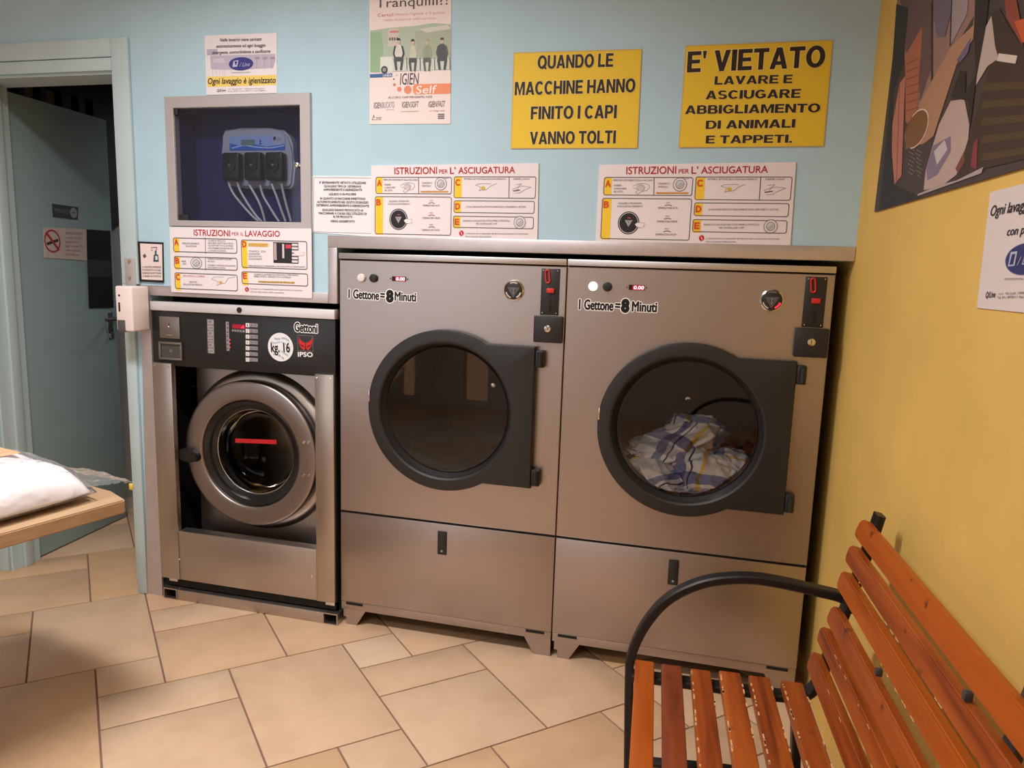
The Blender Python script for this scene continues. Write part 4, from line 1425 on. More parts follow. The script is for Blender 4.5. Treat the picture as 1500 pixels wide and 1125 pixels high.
    for k in (1, .66, .36):
        s.line_l([(cl[0] - .0105 * k, cl[1] + .0065 * k), (cl[0] + .0105 * k, cl[1] + .0065 * k), (cl[0], cl[1] - .012 * k)], 0.0011, (206, 200, 202), 2, True)
    s.disc_l(s.L(f(270, 470)), 0.0155, 0.0165, (214, 90, 80), 3, 8, rin=.86, a0=radians(70), a1=radians(110))
    s.poly([f(310, 478), f(326, 468), f(370, 472), f(364, 500), f(330, 498), f(316, 490)], (238, 226, 226), 3)
    mini_hand(s, [(308, 478), (326, 468), (372, 472)], f, (80, 76, 80))
    mini_hand(s, [(370, 492), (340, 500), (316, 494)], f, (80, 76, 80))
    s.disc(f(740, 568), 4.0, 4.4, (196, 40, 46), 1, seg=22)
    s.line([f(734, 556), f(744, 570), f(738, 570), f(746, 582)], 0.0012, (240, 226, 226), 2)
    return s
o = board().finish('instruction_board')
tag(o, 'white drying instruction board above the right dryer', 'instruction board', 'drying instruction boards')
ax0, az0 = wp(872.5, 356, -0.0046)
bx0, bz0 = wp(544.4, 347.8, -0.0046)
o2 = o.copy()
COL.objects.link(o2)
o2.location.x += bx0 - ax0 - 0.002
o2['label'] = 'white drying instruction board above the left dryer'

# washing instruction board (hangs in front of the cabinet's lower edge and the sill)
s = Sheet((0, -0.0125, 0))
s.slab([c4(86, 596), c4(1020, 606), c4(1025, 1066), c4(98, 1024)], (236, 226, 229), 0.003)
f = c4
s.text('ISTRUZIONI', f(243, 632), f(482, 638), 8.6, (176, 48, 62), 0.012, res=4)
s.text('PER IL', f(494, 641), f(572, 643), 4.6, (176, 60, 72), 0.006)
s.text('LAVAGGIO', f(582, 639), f(810, 641), 8.2, (176, 48, 62), 0.012, res=4)
for let, a, b, a2 in (('A', (108, 668), (528, 770), 40), ('B', (114, 790), (530, 882), 40), ('C', (118, 898), (532, 1018), 40), ('D', (556, 682), (990, 876), 42), ('E', (560, 890), (994, 986), 42)):
    s.rect((f(*a)[0] + .8, f(*a)[1] + .8), (f(a[0] + a2, 0)[0], f(*b)[1] - .8), YB2 if let != 'E' else (244, 206, 90), 1)
    s.rrect(f(*a), f(*b), 2.6, 0.9, LN, 3)
    s.text(let, f(a[0] + 8, a[1] + 28), f(a[0] + 32, a[1] + 28), 8.2, (206, 66, 50), 0.04)
s.line([f(319, 668), f(320, 770)], 0.002, LN, 3)
s.line([f(320, 794), f(321, 880)], 0.002, LN, 3)
for txt, a, b, h in (('VERIFICARE DISPONIBILITÀ', (166, 704), (280, 706), 2.5), ('DELLA MACCHINA', (190, 722), (262, 723), 2.5),
    ('VALORE DA VISITA ALLA', (338, 686), (452, 688), 2.3), ('BIANCHERIA OGGETTI DELLE TASCHE', (338, 702), (502, 705), 2.3), ('BLOCCHETTARE TUTTI GLI ACCESSORI', (338, 718), (502, 721), 2.3), ('CHE POTREBBERO DANNEGGIARE CON', (338, 736), (504, 738), 2.3), ('IL LAVAGGIO ACCIDENTAL.', (338, 752), (458, 754), 2.3),
    ('APRIRE', (162, 822), (192, 823), 2.4), ('L\'OBLÒ', (168, 838), (196, 839), 2.4), ('INSERIRE GLI INDUMENTI MASCHERA', (336, 806), (496, 810), 2.3), ('NEL CESTO', (336, 822), (380, 824), 2.3), ('CHIUDERE LO SPORTELLO ASSICURANDOSI', (336, 848), (518, 853), 2.3), ('DELL\'AVVENUTA CHIUSURA', (336, 864), (452, 867), 2.3),
    ('INSERIRE IL GETTONE', (214, 958), (264, 960), 2.5), ('NELLA MACCHINA PRESCELTA', (174, 974), (300, 978), 2.5),
    ('TIPO DI', (604, 757), (716, 758), 2.4), ('O PROGRAMMA', (604, 774), (680, 774), 2.4), ('SCELTO CON GETTONI', (604, 790), (688, 791), 2.4), ('AUTOMATICAMENTE', (604, 807), (692, 808), 2.4),
    ('APPENA SELEZIONATO IL PROGRAMMA LA MACCHINA PARTE AUTOMATICAMENTE', (602, 852), (976, 860), 2.4),
    ('QUANDO IL LAVAGGIO SI È CONCLUSO IL TIMER SEGNA 0', (640, 908), (934, 914), 2.4), ('APRIRE LA PORTA - GIRANDO TUTTA LA MANIGLIA', (640, 922), (884, 928), 2.4),
    ('La direzione non è responsabile dei danni causati a persone e/o cose dovute', (614, 1002), (960, 1014), 2.1), ("all'uso improprio delle macchine.", (616, 1022), (842, 1030), 2.1)):
    s.text(txt, f(*a), f(*b), h, TXC, 0.004)
s.poly([f(602, 700), f(736, 704), f(736, 728), f(602, 724)], (244, 206, 120), 1)
s.text('SELEZIONARE IL PROGRAMMA', f(606, 708), f(732, 711), 2.2, (170, 110, 60))
s.text('DI LAVAGGIO DESIDERATO', f(606, 719), f(728, 722), 2.2, (170, 110, 60))
s.poly([f(668, 952), f(908, 960), f(908, 970), f(668, 962)], (240, 196, 90), 1)
s.text('ATTENDERE QUALCHE MINUTO PER APERTURA OBLÒ', f(668, 957), f(908, 963), 2.4, (120, 86, 50), 0.008)
s.text('APRI SPORTELLO E INSERIRE', f(172, 918), f(316, 922), 2.4, (206, 110, 110))
s.rect(f(766, 696), f(934, 838), (44, 42, 46), 2)
s.rect(f(770, 702), f(790, 814), (190, 164, 164), 3)
s.rect(f(826, 708), f(840, 802), (214, 206, 208), 3)
s.rect(f(848, 712), f(886, 738), (206, 70, 90), 3)
for k in range(6):
    s.rect(f(890, 706 + k * 22), f(930, 722 + k * 22), (222, 214, 216), 3)
s.poly([f(902, 770), f(922, 752), f(940, 750), f(972, 768), f(966, 784), f(930, 786)], (234, 220, 218), 4)
mini_hand(s, [(902, 770), (922, 752), (974, 766)], f)
mini_door(s, (260, 834), 8.6, f)
mini_hand(s, [(516, 924), (470, 934), (450, 966), (420, 970), (396, 984), (404, 956), (362, 940), (378, 926), (440, 926)], f)
s.disc(f(420, 962), 2.4, 2.2, (226, 160, 90), 3, seg=14)
s.disc(f(593, 1008), 3.0, 3.6, (190, 44, 56), 1, seg=20)
s.line([f(588, 998), f(596, 1010), f(590, 1008), f(598, 1020)], 0.001, (240, 226, 226), 2)
o = s.finish('instruction_board')
tag(o, 'white washing instruction board above the washing machine, under the glass cabinet', 'instruction board')

# detergent warning paper
s = front_sheet()
s.slab([c4(1026, 258), c4(1426, 262), c4(1426, 660), c4(1024, 632)], (232, 230, 234), 0.0012)
s.line([f(1034, 270), f(1417, 275), f(1414, 640), f(1030, 628)], 0.0014, (120, 118, 122), 1, True)
for txt, a, b in (("E' SEVERAMENTE VIETATO UTILIZZARE", (1072, 303), (1378, 306)), ('QUALSIASI TIPO DI  DETERSIVO', (1102, 327), (1346, 330)), ('AMMORBIDENTE E IGIENIZZANTE', (1098, 350), (1352, 352)), ('LIQUIDO O IN POLVERE', (1134, 380), (1312, 381)),
                  ('IN QUANTO LE MACCHINE IMMETTONO', (1076, 408), (1374, 411)), ('AUTOMATICAMENTE NEL GIUSTO DOSAGGIO', (1056, 431), (1394, 435)), ('DETERSIVO AMMORBIDENTE E IGIENIZZANTE', (1052, 453), (1398, 458)),
                  ('QUALSIASI DANNO PROVOCATO AI', (1090, 483), (1358, 487)), ("MACCHINARI A CAUSA DELL'UTILIZZO DI", (1068, 505), (1382, 510)), ('ALTRI PRODOTTI', (1160, 528), (1288, 531)), ('VERRÀ ADDEBITATO', (1144, 558), (1304, 560))):
    s.text(txt, f(*a), f(*b), 3.1, (60, 56, 60), 0.02)
o = s.finish('notice')
tag(o, 'white framed text notice between the washing board and left drying board', 'notice')

# hand sanitiser sign
h_ = Zm(0, 60, 2.8125)
s = front_sheet()
s.slab([h_(570, 826), h_(674, 830), h_(677, 996), h_(577, 991)], (30, 30, 34), 0.006)
s.poly([h_(577, 834), h_(668, 838), h_(670, 986), h_(584, 982)], (236, 216, 212), 1)
s.poly([h_(634, 880), h_(652, 880), h_(655, 910), h_(632, 910)], (62, 76, 96), 2)
s.rect(h_(638, 864), h_(646, 880), (62, 76, 96), 2)
s.line([h_(624, 852), h_(646, 850), h_(644, 864)], 0.003, (70, 78, 92), 2)
s.rect(h_(640, 886), h_(650, 902), (222, 222, 228), 3)
s.disc(h_(626, 862), 1.6, 2.0, (214, 160, 150), 2, seg=12)
s.poly([h_(588, 884), h_(598, 876), h_(604, 888), h_(594, 896)], (90, 84, 84), 2)
for k, txt in enumerate(('IL NOSTRO IMPEGNO', 'È FORNITO DI GEL', 'IGIENIZZANTE MANI', 'A BASE ALCOLICA')):
    s.text(txt, h_(588, 931 + k * 12.5), h_(664, 932 + k * 12.5), 2.6, (66, 66, 84), 0.012)
s.line([h_(606, 986), h_(650, 987)], 0.003, (60, 60, 66), 2)
o = s.finish('hand_gel_sign')
tag(o, 'small black framed hand gel sign on the wall left of the washing board', 'sign')

# bracket plate and white gel dispenser on the door frame
x0, z1 = wp(182, 378, -0.016)
x1, z0 = wp(199.5, 418, -0.016)
bm = nbm()
add_box(bm, x0, x1, -0.017, -0.0145, z0 - 0.05, z1, bev=0.001)
for p in ((533, 910), (536, 978)):
    qx, qz = wp(*h_(*p), -0.017)
    add_lathe_y(bm, qx, qz, [(0.008, -0.017), (0.006, -0.0195)], 16, mi=1, cap1=True)
o = obj('wall_plate', bm, [M_FRAME, M_CHROME])
tag(o, 'small grey metal plate with two screws on the door frame, above the gel dispenser', 'metal plate')
t = thing('gel_dispenser', 'white wall mounted hand gel dispenser on the door frame beside the washer', 'dispenser', (-0.79, 0, 1.10))
YD = -0.105
fx0, fz1 = wp(167.5, 421, YD)
fx1, fz0 = wp(187.5, 486, YD)
bm = nbm()
add_box(bm, fx0, fx0 + 0.072, YD, -0.0175, fz0, fz1 + 0.006, bev=0.007, seg=3)
o = obj('body', bm, mat('dispenser_white', (240, 224, 218), 0.35), t, loc=(0.79, 0, -1.10))
bm = nbm()
add_box(bm, fx0 + 0.014, fx0 + 0.021, YD - 0.0012, YD + 0.001, fz0 + .072, fz0 + .105, bev=0.0004)
obj('level_window', bm, M_BLACK, t, loc=(0.79, 0, -1.10))
bm = nbm()
add_lathe_y(bm, fx0 + 0.019, fz1 - 0.028, [(0.004, YD + .001), (0.004, YD - 0.001)], 14, cap1=True)
obj('lock', bm, M_BLACK, t, loc=(0.79, 0, -1.10))
bm = nbm()
add_box(bm, fx0 + 0.006, fx0 + 0.040, YD - 0.002, YD + 0.05, fz0 - 0.002, fz0 + 0.042, bev=0.003)
obj('nozzle', bm, mat('nozzle_grey', (84, 80, 80), 0.4), t, loc=(0.79, 0, -1.10))

# ================================================================== SIGNS ON THE DOOR LEAF
def leaf_sheet():
    return Sheet(LA - Vector((sin(LROT), -cos(LROT), 0)) * -0.0005, LROT)
s = leaf_sheet()
s.slab([h_(214, 670), h_(320, 685), h_(318, 735), h_(217, 724)], (64, 70, 72), 0.003)
s.disc(h_(303, 708), 5, 7.5, (150, 156, 156), 1, seg=24)
s.rect(h_(296, 705), h_(310, 711), (64, 70, 72), 2)
s.text('PRIVATO', h_(224, 698), h_(284, 703), 6, (120, 128, 128), 0.01)
tag(s.finish('door_sign'), 'small dark plate with a no entry disc on the open door', 'sign')
s = leaf_sheet()
s.slab([h_(178, 768), h_(355, 775), h_(357, 905), h_(182, 893)], (206, 190, 182), 0.002)
s.disc(h_(216, 825), 11.8, 17, (176, 60, 66), 1, seg=32, rin=0.84)
s.line([h_(192, 792), h_(240, 858)], 0.012, (176, 60, 66), 2)
s.line([h_(197, 835), h_(236, 822)], 0.012, (60, 56, 60), 1)
for k in range(6):
    s.text(('VIETATO FUMARE', 'in tutti i locali', 'Legge 16 gennaio 2003 n. 3', 'Legge 11 novembre 1975', 'sanzione amministrativa', 'da 25 a 250 euro')[k], h_(268, 792 + k * 17), h_(340 - (k % 3) * 8, 794 + k * 17.5), 3.4, (160, 120, 118))
tag(s.finish('no_smoking_sign'), 'pale no smoking sign with red circle on the open door', 'sign')
s = leaf_sheet()
s.slab([h_(355, 776), h_(452, 782), h_(466, 1098), h_(366, 1101)], (34, 34, 36), 0.003)
s.poly([h_(362, 900), h_(458, 905), h_(460, 974), h_(364, 972)], (62, 62, 64), 1)
tag(s.finish('door_notice'), 'black notice sheet fixed at the handle edge of the open door', 'notice')

# ================================================================== YELLOW WALL
r_ = Zm(1260, 0, 3.516)
def right_sheet():
    return Sheet((XR - 0.0006, 0, 0), -pi / 2 + BT)
s = right_sheet()
bl, br, tl = s.L((1283, 310.5)), s.L((1560, 214)), s.L((1321, -8))
zt = 2.20
tx = bl[0] + (tl[0] - bl[0]) * (zt - bl[1]) / (tl[1] - bl[1])
s.slab_l([bl, (br[0], bl[1]), (br[0], zt), (tx, zt)], (74, 62, 60), 0.004)
def pp(pts, c, l=1):
    s.poly([r_(*p) for p in pts], c, l)
pp([(192, -60), (600, -140), (600, 60), (420, 360), (330, 560), (240, 640), (230, 300), (190, 60)], (150, 116, 106), 1)
pp([(205, 0), (380, -30), (372, 340), (310, 520), (300, 330), (235, 260), (240, 120)], (104, 80, 80), 2)
pp([(235, 285), (320, 140), (322, 165), (292, 610), (236, 630)], (170, 104, 80), 3)
for k in range(7):
    s.line([r_(240, 330 + k * 40), r_(306, 300 + k * 42)], 0.002, (134, 78, 62), 4)
pp([(235, 390), (205, 430), (168, 640), (165, 770), (178, 950), (215, 905)], (188, 120, 104), 3)
s.line([r_(205, 440), r_(190, 930)], 0.003, (134, 74, 66), 4)
pp([(600, -20), (585, 130), (470, 240), (310, 530), (300, 560), (230, 700), (240, 760), (330, 740), (380, 700), (500, 330), (585, 200)], (176, 132, 104), 3)
pp([(385, -10), (470, -10), (472, 60), (440, 190), (400, 190), (382, 100)], (112, 98, 112), 4)
pp([(470, 0), (560, -20), (555, 70), (465, 240)], (160, 142, 142), 4)
s.line([r_(372, 20), r_(372, 400)], 0.010, (62, 50, 54), 4)
s.line([r_(475, 0), r_(468, 230)], 0.006, (52, 44, 50), 5)
pp([(500, 310), (545, 240), (575, 190), (560, 270), (520, 320)], (116, 98, 122), 5)
s.disc(r_(292, 665), 17, 26, (128, 84, 56), 4, seg=30)
s.disc(r_(292, 665), 17, 26, (222, 200, 182), 5, seg=30, rin=0.93, a0=radians(-110), a1=radians(120))
pp([(100, 1080), (150, 560), (185, 60), (188, 20), (250, 40), (225, 330), (168, 480), (160, 800), (176, 950), (300, 1010), (300, 1020)], (46, 44, 48), 2)
pp([(560, 520), (470, 500), (520, 360), (548, 370), (545, 480), (600, 380), (590, 150), (600, -80), (680, -120), (650, 150), (600, 420), (570, 660)], (48, 40, 40), 5)
pp([(640, 160), (690, 60), (720, 300), (660, 340), (600, 440), (612, 330)], (190, 170, 160), 4)
pp([(680, 70), (720, 40), (780, 150), (844, 240), (1060, 200), (1060, 760), (844, 820), (600, 880), (490, 940), (560, 720), (672, 340), (720, 310), (700, 240)], (66, 50, 42), 5)
for k in range(5):
    pp([(640, 430 + k * 90), (1050, 410 + k * 80), (1050, 445 + k * 80), (625, 470 + k * 90)], (84, 64, 44), 6)
s.line([r_(722, 295), r_(804, 306)], 0.012, (214, 196, 184), 7)
pp([(750, 0), (800, -60), (830, 100), (844, 240), (800, 160), (760, 90)], (140, 68, 54), 6)
pp([(800, 110), (900, 80), (900, 190), (844, 220)], (196, 90, 52), 7)
pp([(410, 640), (470, 520), (540, 510), (566, 640), (560, 720), (500, 900), (420, 960), (330, 980), (340, 880), (380, 740)], (190, 164, 154), 4)
pp([(345, 870), (380, 750), (470, 700), (470, 780), (400, 900), (350, 930)], (134, 116, 138), 5)
pp([(385, 780), (440, 720), (455, 770), (400, 850)], (200, 184, 184), 6)
pp([(575, 860), (590, 740), (612, 710), (606, 870)], (136, 56, 68), 7)
pp([(495, 870), (540, 780), (545, 830), (510, 890)], (120, 70, 66), 6)
pp([(300, 1000), (420, 950), (500, 930), (640, 860), (630, 892), (300, 1010)], (176, 158, 158), 6)
for k in range(28):
    a_ = 238 + (k * 37) % 76
    b_ = 760 + (k * 53) % 150
    s.line([r_(a_, b_), r_(a_ + 10, b_ + 8)], 0.0014, (150, 142, 140), 4)
o = s.finish('photo_poster')
tag(o, 'large dark photographic poster of people, high on the yellow wall', 'poster')
q_ = Zm(1400, 240, 4.69)
s = right_sheet()
tl, bl = s.L(q_(243, 195)), s.L(q_(150, 990))
s.slab_l([bl, (bl[0] + 0.31, bl[1]), (bl[0] + 0.31, tl[1]), tl], (226, 212, 208), 0.0015)
hh = lambda p, n: abs(s.L((p[0], p[1] - n / 2))[1] - s.L((p[0], p[1] + n / 2))[1])
a_ = s.L(q_(245, 325))
s.text_l('Ogni lavaggio viene fatto', a_, (a_[0] + 0.278, a_[1]), hh(q_(260, 325), 14.5), (44, 42, 56), 0.012, 0.2, res=5)
a_ = s.L(q_(358, 465))
s.text_l('con prodotti', a_, (a_[0] + 0.135, a_[1]), hh(q_(370, 465), 12), (44, 42, 56), 0.012, 0.2, res=5)
s.disc(q_(470, 655), 30, 23.5, (56, 56, 110), 1, seg=48)
s.disc(q_(470, 655), 30, 23.5, (120, 120, 160), 2, seg=48, rin=0.96)
s.poly([q_(382, 606), q_(428, 600), q_(408, 700), q_(362, 706)], (186, 186, 206), 3)
s.poly([q_(392, 622), q_(414, 618), q_(400, 690), q_(374, 694)], (50, 50, 100), 4)
s.text('/ Line', q_(428, 670), q_(560, 650), 12, (186, 186, 206), 0, 0.3, 3)
s.text('PROFESSIONAL SOLUTIONS', q_(340, 792), q_(590, 788), 2.6, (90, 80, 90), 0)
s.text('Q/Line', q_(210, 900), q_(276, 896), 8.5, (44, 42, 56), 0.015, 0.2)
s.text('s.r.l.  Via Lodi, 1008 - 10036 Settimo', q_(300, 892), q_(640, 880), 3.4, (80, 74, 84))
s.text('Tel. 011 8978111 Fax 011 8978112', q_(288, 918), q_(600, 910), 3.4, (80, 74, 84))
o = s.finish('notice')
tag(o, 'white paper notice with blue oval logo on the yellow wall below the photographic poster', 'notice')

# ================================================================== BENCH
M_WOODS = []
for k, (c1, c2, c3_) in enumerate((((172, 82, 18), (150, 66, 14), (184, 92, 24)), ((132, 62, 32), (104, 44, 20), (148, 74, 36)), ((158, 74, 24), (104, 42, 16), (186, 98, 38)))):
    m = mat('varnished_slat_%s' % ('orange', 'red', 'worn')[k], c1, 0.42, spec=0.4)
    oi = nd(m, 'ShaderNodeObjectInfo')
    tc = nd(m, 'ShaderNodeTexCoord')
    ad = nd(m, 'ShaderNodeVectorMath', operation='ADD')
    lk(m, tc.outputs['Object'], ad.inputs[0])
    sc_ = nd(m, 'ShaderNodeMath', operation='MULTIPLY')
    sc_.inputs[1].default_value = 37.0
    lk(m, oi.outputs['Random'], sc_.inputs[0])
    lk(m, sc_.outputs[0], ad.inputs[1])
    mp = nd(m, 'ShaderNodeMapping')
    mp.inputs['Scale'].default_value = (34, 2.2, 34)
    lk(m, ad.outputs[0], mp.inputs[0])
    nt = nd(m, 'ShaderNodeTexNoise')
    nt.inputs['Scale'].default_value = 1.0
    nt.inputs['Detail'].default_value = 6
    nt.inputs['Distortion'].default_value = 0.6
    lk(m, mp.outputs[0], nt.inputs['Vector'])
    r = ramp(m, nt.outputs['Fac'], [(0.25, s2l(c2)), (0.5, s2l(c1)), (0.8, s2l(c3_))])
    # knots and rubbed patches
    n2 = nd(m, 'ShaderNodeTexNoise')
    n2.inputs['Scale'].default_value = 22
    n2.inputs['Detail'].default_value = 3
    lk(m, ad.outputs[0], n2.inputs['Vector'])
    r2 = ramp(m, n2.outputs['Fac'], [(0.66, (0, 0, 0)), (0.74, (1, 1, 1))])
    mxx_ = nd(m, 'ShaderNodeMix', data_type='RGBA')
    lk(m, r2.outputs[0], mxx_.inputs[0])
    lk(m, r.outputs[0], mxx_.inputs[6])
    mxx_.inputs[7].default_value = (*s2l((96, 44, 20)), 1)
    lk(m, mxx_.outputs[2], bsdf(m).inputs['Base Color'])
    bump(m, nt.outputs['Fac'], 0.25, 0.001)
    M_WOODS.append(m)
bench = thing('bench', 'orange wooden slatted bench with black iron frame along the yellow wall', 'bench', (1.122, -0.648, 0), BT)
LEN = 1.38
M_CHIP = mat('bare_wood', (214, 170, 120), 0.7)
SEAT = [(0.000, 0.0455, 0), (0.0625, 0.0475, 1), (0.1305, 0.0465, 2), (0.197, 0.049, 2), (0.264, 0.048, 2), (0.336, 0.049, 2)]
for k, (x0, w_, mk) in enumerate(SEAT):
    bm = nbm()
    y0 = 0.0 + 0.004 * ((k * 7) % 3) - 0.02 * 0
    add_box(bm, x0, x0 + w_, -LEN, -y0, 0.377, 0.400, bev=0.0035, seg=3)
    # flaked edges
    rnd = random.Random(k + 3)
    if k >= 2:
        for q in range(26):
            yy = -0.02 - rnd.random() * 0.55
            ln = 0.004 + rnd.random() * 0.016
            xx = x0 + (0.0 if rnd.random() < .65 else w_ - 0.003) + rnd.random() * 0.0015
            add_box(bm, xx, xx + 0.0032, yy - ln, yy, 0.3955, 0.4003, mi=1)
    obj('seat_slat', bm, [M_WOODS[mk], M_CHIP], bench)
TILT = atan2(0.474 - 0.389, 0.807 - 0.437)
BACK = [((0.389, 0.437), (0.400, 0.482), 2), ((0.405, 0.507), (0.414, 0.546), 2), ((0.421, 0.556), (0.433, 0.598), 2), ((0.435, 0.640), (0.445, 0.683), 0), ((0.447, 0.703), (0.456, 0.745), 2), ((0.460, 0.765), (0.474, 0.807), 0)]
for k, (a, b, mk) in enumerate(BACK):
    a, b = Vector(a), Vector(b)
    d = (b - a).normalized()
    n = Vector((d.y, -d.x))                 # towards the wall
    th = 0.022
    ch = 0.010
    L_ = (b - a).length
    # front face outline along the run with chamfered end corners
    out = [(ch, 0.0), (L_ - ch, 0.0), (L_, -ch), (L_, -LEN), (0.0, -LEN), (0.0, -ch)]
    bm = nbm()
    A = [(a.x + d.x * u, y, a.y + d.y * u) for u, y in out]
    B = [(x + n.x * th, y, z + n.y * th) for x, y, z in A]
    loops(bm, [A, B], 0, True, True, smooth=False)
    bmesh.ops.recalc_face_normals(bm, faces=bm.faces)
    bmesh.ops.bevel(bm, geom=list(bm.edges), offset=0.0032, segments=3, affect='EDGES')
    rnd = random.Random(k + 40)
    if k in (0, 1, 3, 4):
        for q in range(10):
            u = L_ * (0.03 if rnd.random() < .7 else 0.9)
            yy = -0.12 - rnd.random() * 0.45
            p0 = Vector((a.x + d.x * u - n.x * .0006, yy, a.y + d.y * u - n.y * .0006))
            ln = 0.006 + rnd.random() * 0.014
            e_ = Vector((d.x, 0, d.y)) * 0.0022
            poly(bm, [p0, p0 + Vector((0, -ln, 0)), p0 + Vector((0, -ln, 0)) + e_, p0 + e_], 1)
    obj('back_slat', bm, [M_WOODS[mk], M_CHIP], bench)
def bxz(y, pts):
    return [(x, y, z) for x, z in pts]
ARM = [(0.004, 0.0), (-0.003, 0.15), (-0.012, 0.345), (-0.011, 0.397), (0.006, 0.457), (0.031, 0.508), (0.063, 0.552), (0.104, 0.586), (0.152, 0.6115), (0.202, 0.6255), (0.259, 0.6325), (0.310, 0.6305), (0.360, 0.625), (0.410, 0.618), (0.448, 0.612), (0.463, 0.600), (0.470, 0.578)]
for y in (0.014, -LEN + 0.01):
    bm = nbm()
    add_bar(bm, smooth_path(bxz(y, ARM), 5), 0.034, 0.021, (0, 1, 0))
    obj('armrest', bm, M_IRON, bench)
for y in (-0.016, -0.70, -LEN + 0.06):
    bm = nbm()
    add_bar(bm, smooth_path(bxz(y, [(-0.006, 0.366), (0.12, 0.366), (0.25, 0.366), (0.345, 0.366), (0.395, 0.380), (0.418, 0.420), (0.432, 0.480), (0.448, 0.555), (0.470, 0.650), (0.494, 0.760), (0.506, 0.822)]), 5), 0.036 if y > -.1 else 0.030, 0.018, (0, 1, 0))
    obj('back_support', bm, M_IRON if y > -0.1 else M_GREYIRON, bench)
for y in (-0.016, -LEN + 0.06):
    bm = nbm()
    add_bar(bm, bxz(y, [(0.372, 0.366), (0.385, 0.19), (0.41, 0.0)]), 0.034, 0.020, (0, 1, 0))
    obj('leg', bm, M_IRON, bench)
    bm = nbm()
    add_bar(bm, bxz(y, [(0.0, 0.14), (0.20, 0.155), (0.388, 0.16)]), 0.026, 0.014, (0, 1, 0))
    obj('stretcher', bm, M_IRON, bench)
bm = nbm()
add_tube(bm, [(0.19, -0.016, 0.152), (0.19, -LEN + 0.06, 0.152)], 0.010, 10)
obj('tie_rod', bm, M_GREYIRON, bench)
for (u, z, y) in ((0.4315, 0.619, -0.33), (0.455, 0.752, -0.62)):
    bm = nbm()
    add_box(bm, u + 0.000, u + 0.012, y - 0.006, y + 0.004, z - 0.007, z + 0.007, bev=0.0015)
    obj('fixing_clip', bm, M_GREYIRON, bench)

# ================================================================== TABLE AND BAGGED PILLOW
TZ = 0.68
TA = atan2(-0.969, -0.248)
table = thing('table', 'pale wooden table top with a bagged white pillow on it, in the left foreground', 'table', (-0.249, -0.738, 0), 0)
e1, e2 = Vector((-0.248, -0.969, 0)), Vector((-0.969, 0.248, 0))
def tp(a, b, z):
    return e1 * a + e2 * b + Vector((0, 0, z))
M_TABLE = mat('honey_wood', (186, 155, 122), 0.45, spec=0.4)
nt = noise_tex(M_TABLE, 'Object', 2.5, (30, 3, 30), 6)
r = ramp(M_TABLE, nt.outputs['Fac'], [(0.3, s2l((174, 140, 106))), (0.6, s2l((187, 155, 121))), (0.8, s2l((196, 166, 132)))])
lk(M_TABLE, r.outputs[0], bsdf(M_TABLE).inputs['Base Color'])
bm = nbm()
out = [(0.0, 0.012), (0.004, 0.004), (0.012, 0.0), (1.25, 0.0), (1.25, 0.62), (0.10, 0.62), (-0.02, 0.60), (-0.022, 0.10)]
TT = 0.037
loops(bm, [[tp(a, b, TZ - TT) for a, b in out], [tp(a, b, TZ) for a, b in out]], 0, True, True, smooth=False)
bmesh.ops.recalc_face_normals(bm, faces=bm.faces)
bmesh.ops.bevel(bm, geom=[e_ for e_ in bm.edges if abs(e_.verts[0].co.z - e_.verts[1].co.z) < 1e-6], offset=0.003, segments=2, affect='EDGES')
obj('table_top', bm, M_TABLE, table)
for a, b in ((0.46, 0.10), (0.46, 0.52), (1.15, 0.10), (1.15, 0.52)):
    bm = nbm()
    c_ = tp(a, b, 0)
    loops(bm, [[c_ + Vector((sx * w_, sy * w_, z)) for sx, sy in ((-1, -1), (1, -1), (1, 1), (-1, 1))] for w_, z in ((0.018, 0.0), (0.026, TZ - TT))], 0, True, True, smooth=False)
    obj('leg', bm, M_TABLE, table)

pil = thing('bagged_pillow', 'white pillow in a clear plastic bag lying on the wooden table', 'pillow', (-0.249, -0.738, TZ))
M_PILLOW = plaster('white_cotton', (232, 224, 225), 0.02, 8, 0.1)
def pillow_bm(a0, a1, b0, b1, h, base, seed, wr, nx=80, ny=60, flat=0.35):
    bm = nbm()
    top, bot = [], []
    for i in range(nx + 1):
        rt_, rb_ = [], []
        for j in range(ny + 1):
            u, v = i / nx * 2 - 1, j / ny * 2 - 1
            k = max(0.0, (1 - abs(u) ** 5)) ** 0.5 * max(0.0, (1 - abs(v) ** 4)) ** 0.5
            # corners pulled in a little
            a = a0 + (a1 - a0) * (u * (1 - 0.05 * v * v) + 1) / 2
            b = b0 + (b1 - b0) * (v * (1 - 0.05 * u * u) + 1) / 2
            q = Vector((u * 2.2, v * 1.7, seed))
            w = wr * (noise.noise(q * 1.3) + 0.6 * abs(noise.noise(q * 3.1)) + 0.3 * noise.noise(q * 6))
            rt_.append(bm.verts.new(tp(a, b, base + h * flat * (0.35 + 0.65 * k) + h * (1 - flat) * k + w * (0.3 + k))))
            rb_.append(bm.verts.new(tp(a, b, base + h * flat * 0.35 * (1 - k) * 0.9)))
        top.append(rt_)
        bot.append(rb_)
    for i in range(nx):
        for j in range(ny):
            bm.faces.new((top[i][j], top[i + 1][j], top[i + 1][j + 1], top[i][j + 1]))
            bm.faces.new((bot[i][j], bot[i][j + 1], bot[i + 1][j + 1], bot[i + 1][j]))
    for G in ((top[0], bot[0]), (top[-1], bot[-1])):
        for j in range(ny):
            bm.faces.new((G[0][j], G[0][j + 1], G[1][j + 1], G[1][j]))
    for j in (0, ny):
        for i in range(nx):
            bm.faces.new((top[i][j], bot[i][j], bot[i + 1][j], top[i + 1][j]))
    return bm
obj('pillow', pillow_bm(0.045, 0.74, 0.045, 0.58, 0.115, 0.003, 1.0, 0.009, flat=0.62), M_PILLOW, pil, angle=80)
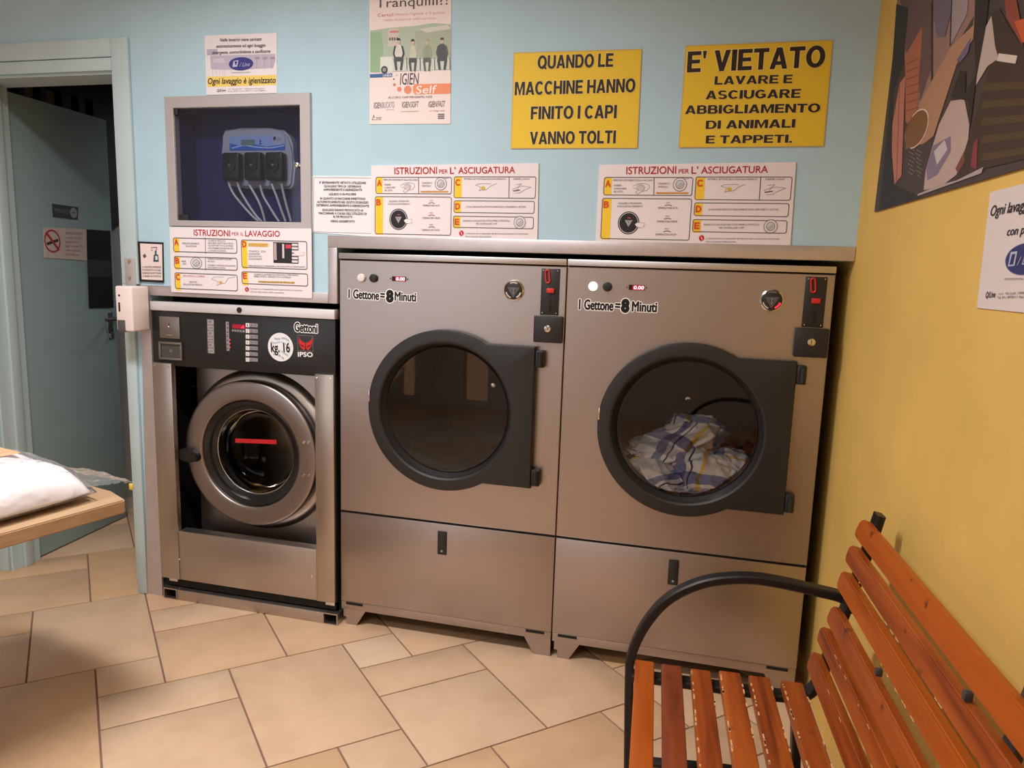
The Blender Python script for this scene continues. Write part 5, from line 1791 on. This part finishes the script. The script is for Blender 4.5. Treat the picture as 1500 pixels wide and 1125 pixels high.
M_BAG = glassy('clear_bag', (0.99, 0.99, 0.99), 1.14, 0.12)
nt_ = M_BAG.node_tree
tc = nt_.nodes.new('ShaderNodeTexCoord')
nz = nt_.nodes.new('ShaderNodeTexNoise')
nz.inputs['Scale'].default_value = 14
nz.inputs['Detail'].default_value = 5
nz.inputs['Distortion'].default_value = 1.2
bp_ = nt_.nodes.new('ShaderNodeBump')
bp_.inputs['Strength'].default_value = 0.8
bp_.inputs['Distance'].default_value = 0.02
nt_.links.new(tc.outputs['Object'], nz.inputs['Vector'])
nt_.links.new(nz.outputs['Fac'], bp_.inputs['Height'])
for n in nt_.nodes:
    if n.type in ('BSDF_GLOSSY', 'FRESNEL'):
        nt_.links.new(bp_.outputs[0], n.inputs['Normal'])
bm = pillow_bm(0.034, 0.80, 0.034, 0.60, 0.122, 0.001, 4.0, 0.010, flat=0.6)
# crumpled free end of the bag, hanging over the table's corner
rows = []
for i in range(26):
    u = i / 25
    row = []
    for j in range(34):
        v = j / 33
        a = 0.075 - 0.135 * u
        b = 0.04 + 0.02 * u + (0.46 - 0.30 * u) * v
        q = Vector((u * 3, v * 7, 2.2))
        z = 0.030 + 0.012 * (1 - u) - 0.010 * u * u + 0.010 * noise.noise(q) + 0.012 * abs(noise.noise(q * 2.1)) + 0.02 * (1 - u) * sin(pi * v)
        row.append(bm.verts.new(tp(a, b, z)))
    rows.append(row)
for i in range(25):
    for j in range(33):
        bm.faces.new((rows[i][j], rows[i + 1][j], rows[i + 1][j + 1], rows[i][j + 1]))
obj('plastic_bag', bm, M_BAG, pil, angle=80)
bm = nbm()
c_ = tp(-0.050, 0.055, 0.014)
add_box(bm, c_.x - 0.006, c_.x + 0.006, c_.y - 0.002, c_.y + 0.002, c_.z - 0.010, c_.z + 0.008, bev=0.001)
obj('bag_tag', bm, mat('yellow_tag', (226, 196, 84), 0.5), pil)
s_ = nbm()
for a, b in ((0.12, 0.27),):
    P = [tp(a, b, 0.1145), tp(a + .16, b, 0.1145), tp(a + .16, b + .10, 0.1145), tp(a, b + .10, 0.1145)]
    poly(s_, P)
    loops(s_, [P, [p + Vector((0, 0, -0.001)) for p in P]], smooth=False)
obj('insert_card', s_, mat('orange_card', (236, 176, 120), 0.5), pil)

# ================================================================== CEILING LAMPS
for k, (lx, ly, lw, lc_, sx_, sy_, spr) in enumerate(LAMPS):
    t = thing('ceiling_lamp', ('white ceiling lamp over the machines', 'added unseen ceiling lamp, filling the bench and floor with light')[k], 'ceiling lamp', (lx, ly, CEIL), 0)
    bm = nbm()
    hx, hy = sx_ / 2 + 0.03, sy_ / 2 + 0.03
    for b in ((-hx, hx, -hy, -hy + .025), (-hx, hx, hy - .025, hy), (-hx, -hx + .025, -hy + .025, hy - .025), (hx - .025, hx, -hy + .025, hy - .025)):
        add_box(bm, *b, -0.07, -0.0005)
    add_box(bm, -hx, hx, -hy, hy, -0.012, -0.0005)
    obj('housing', bm, M_WHITE, t)
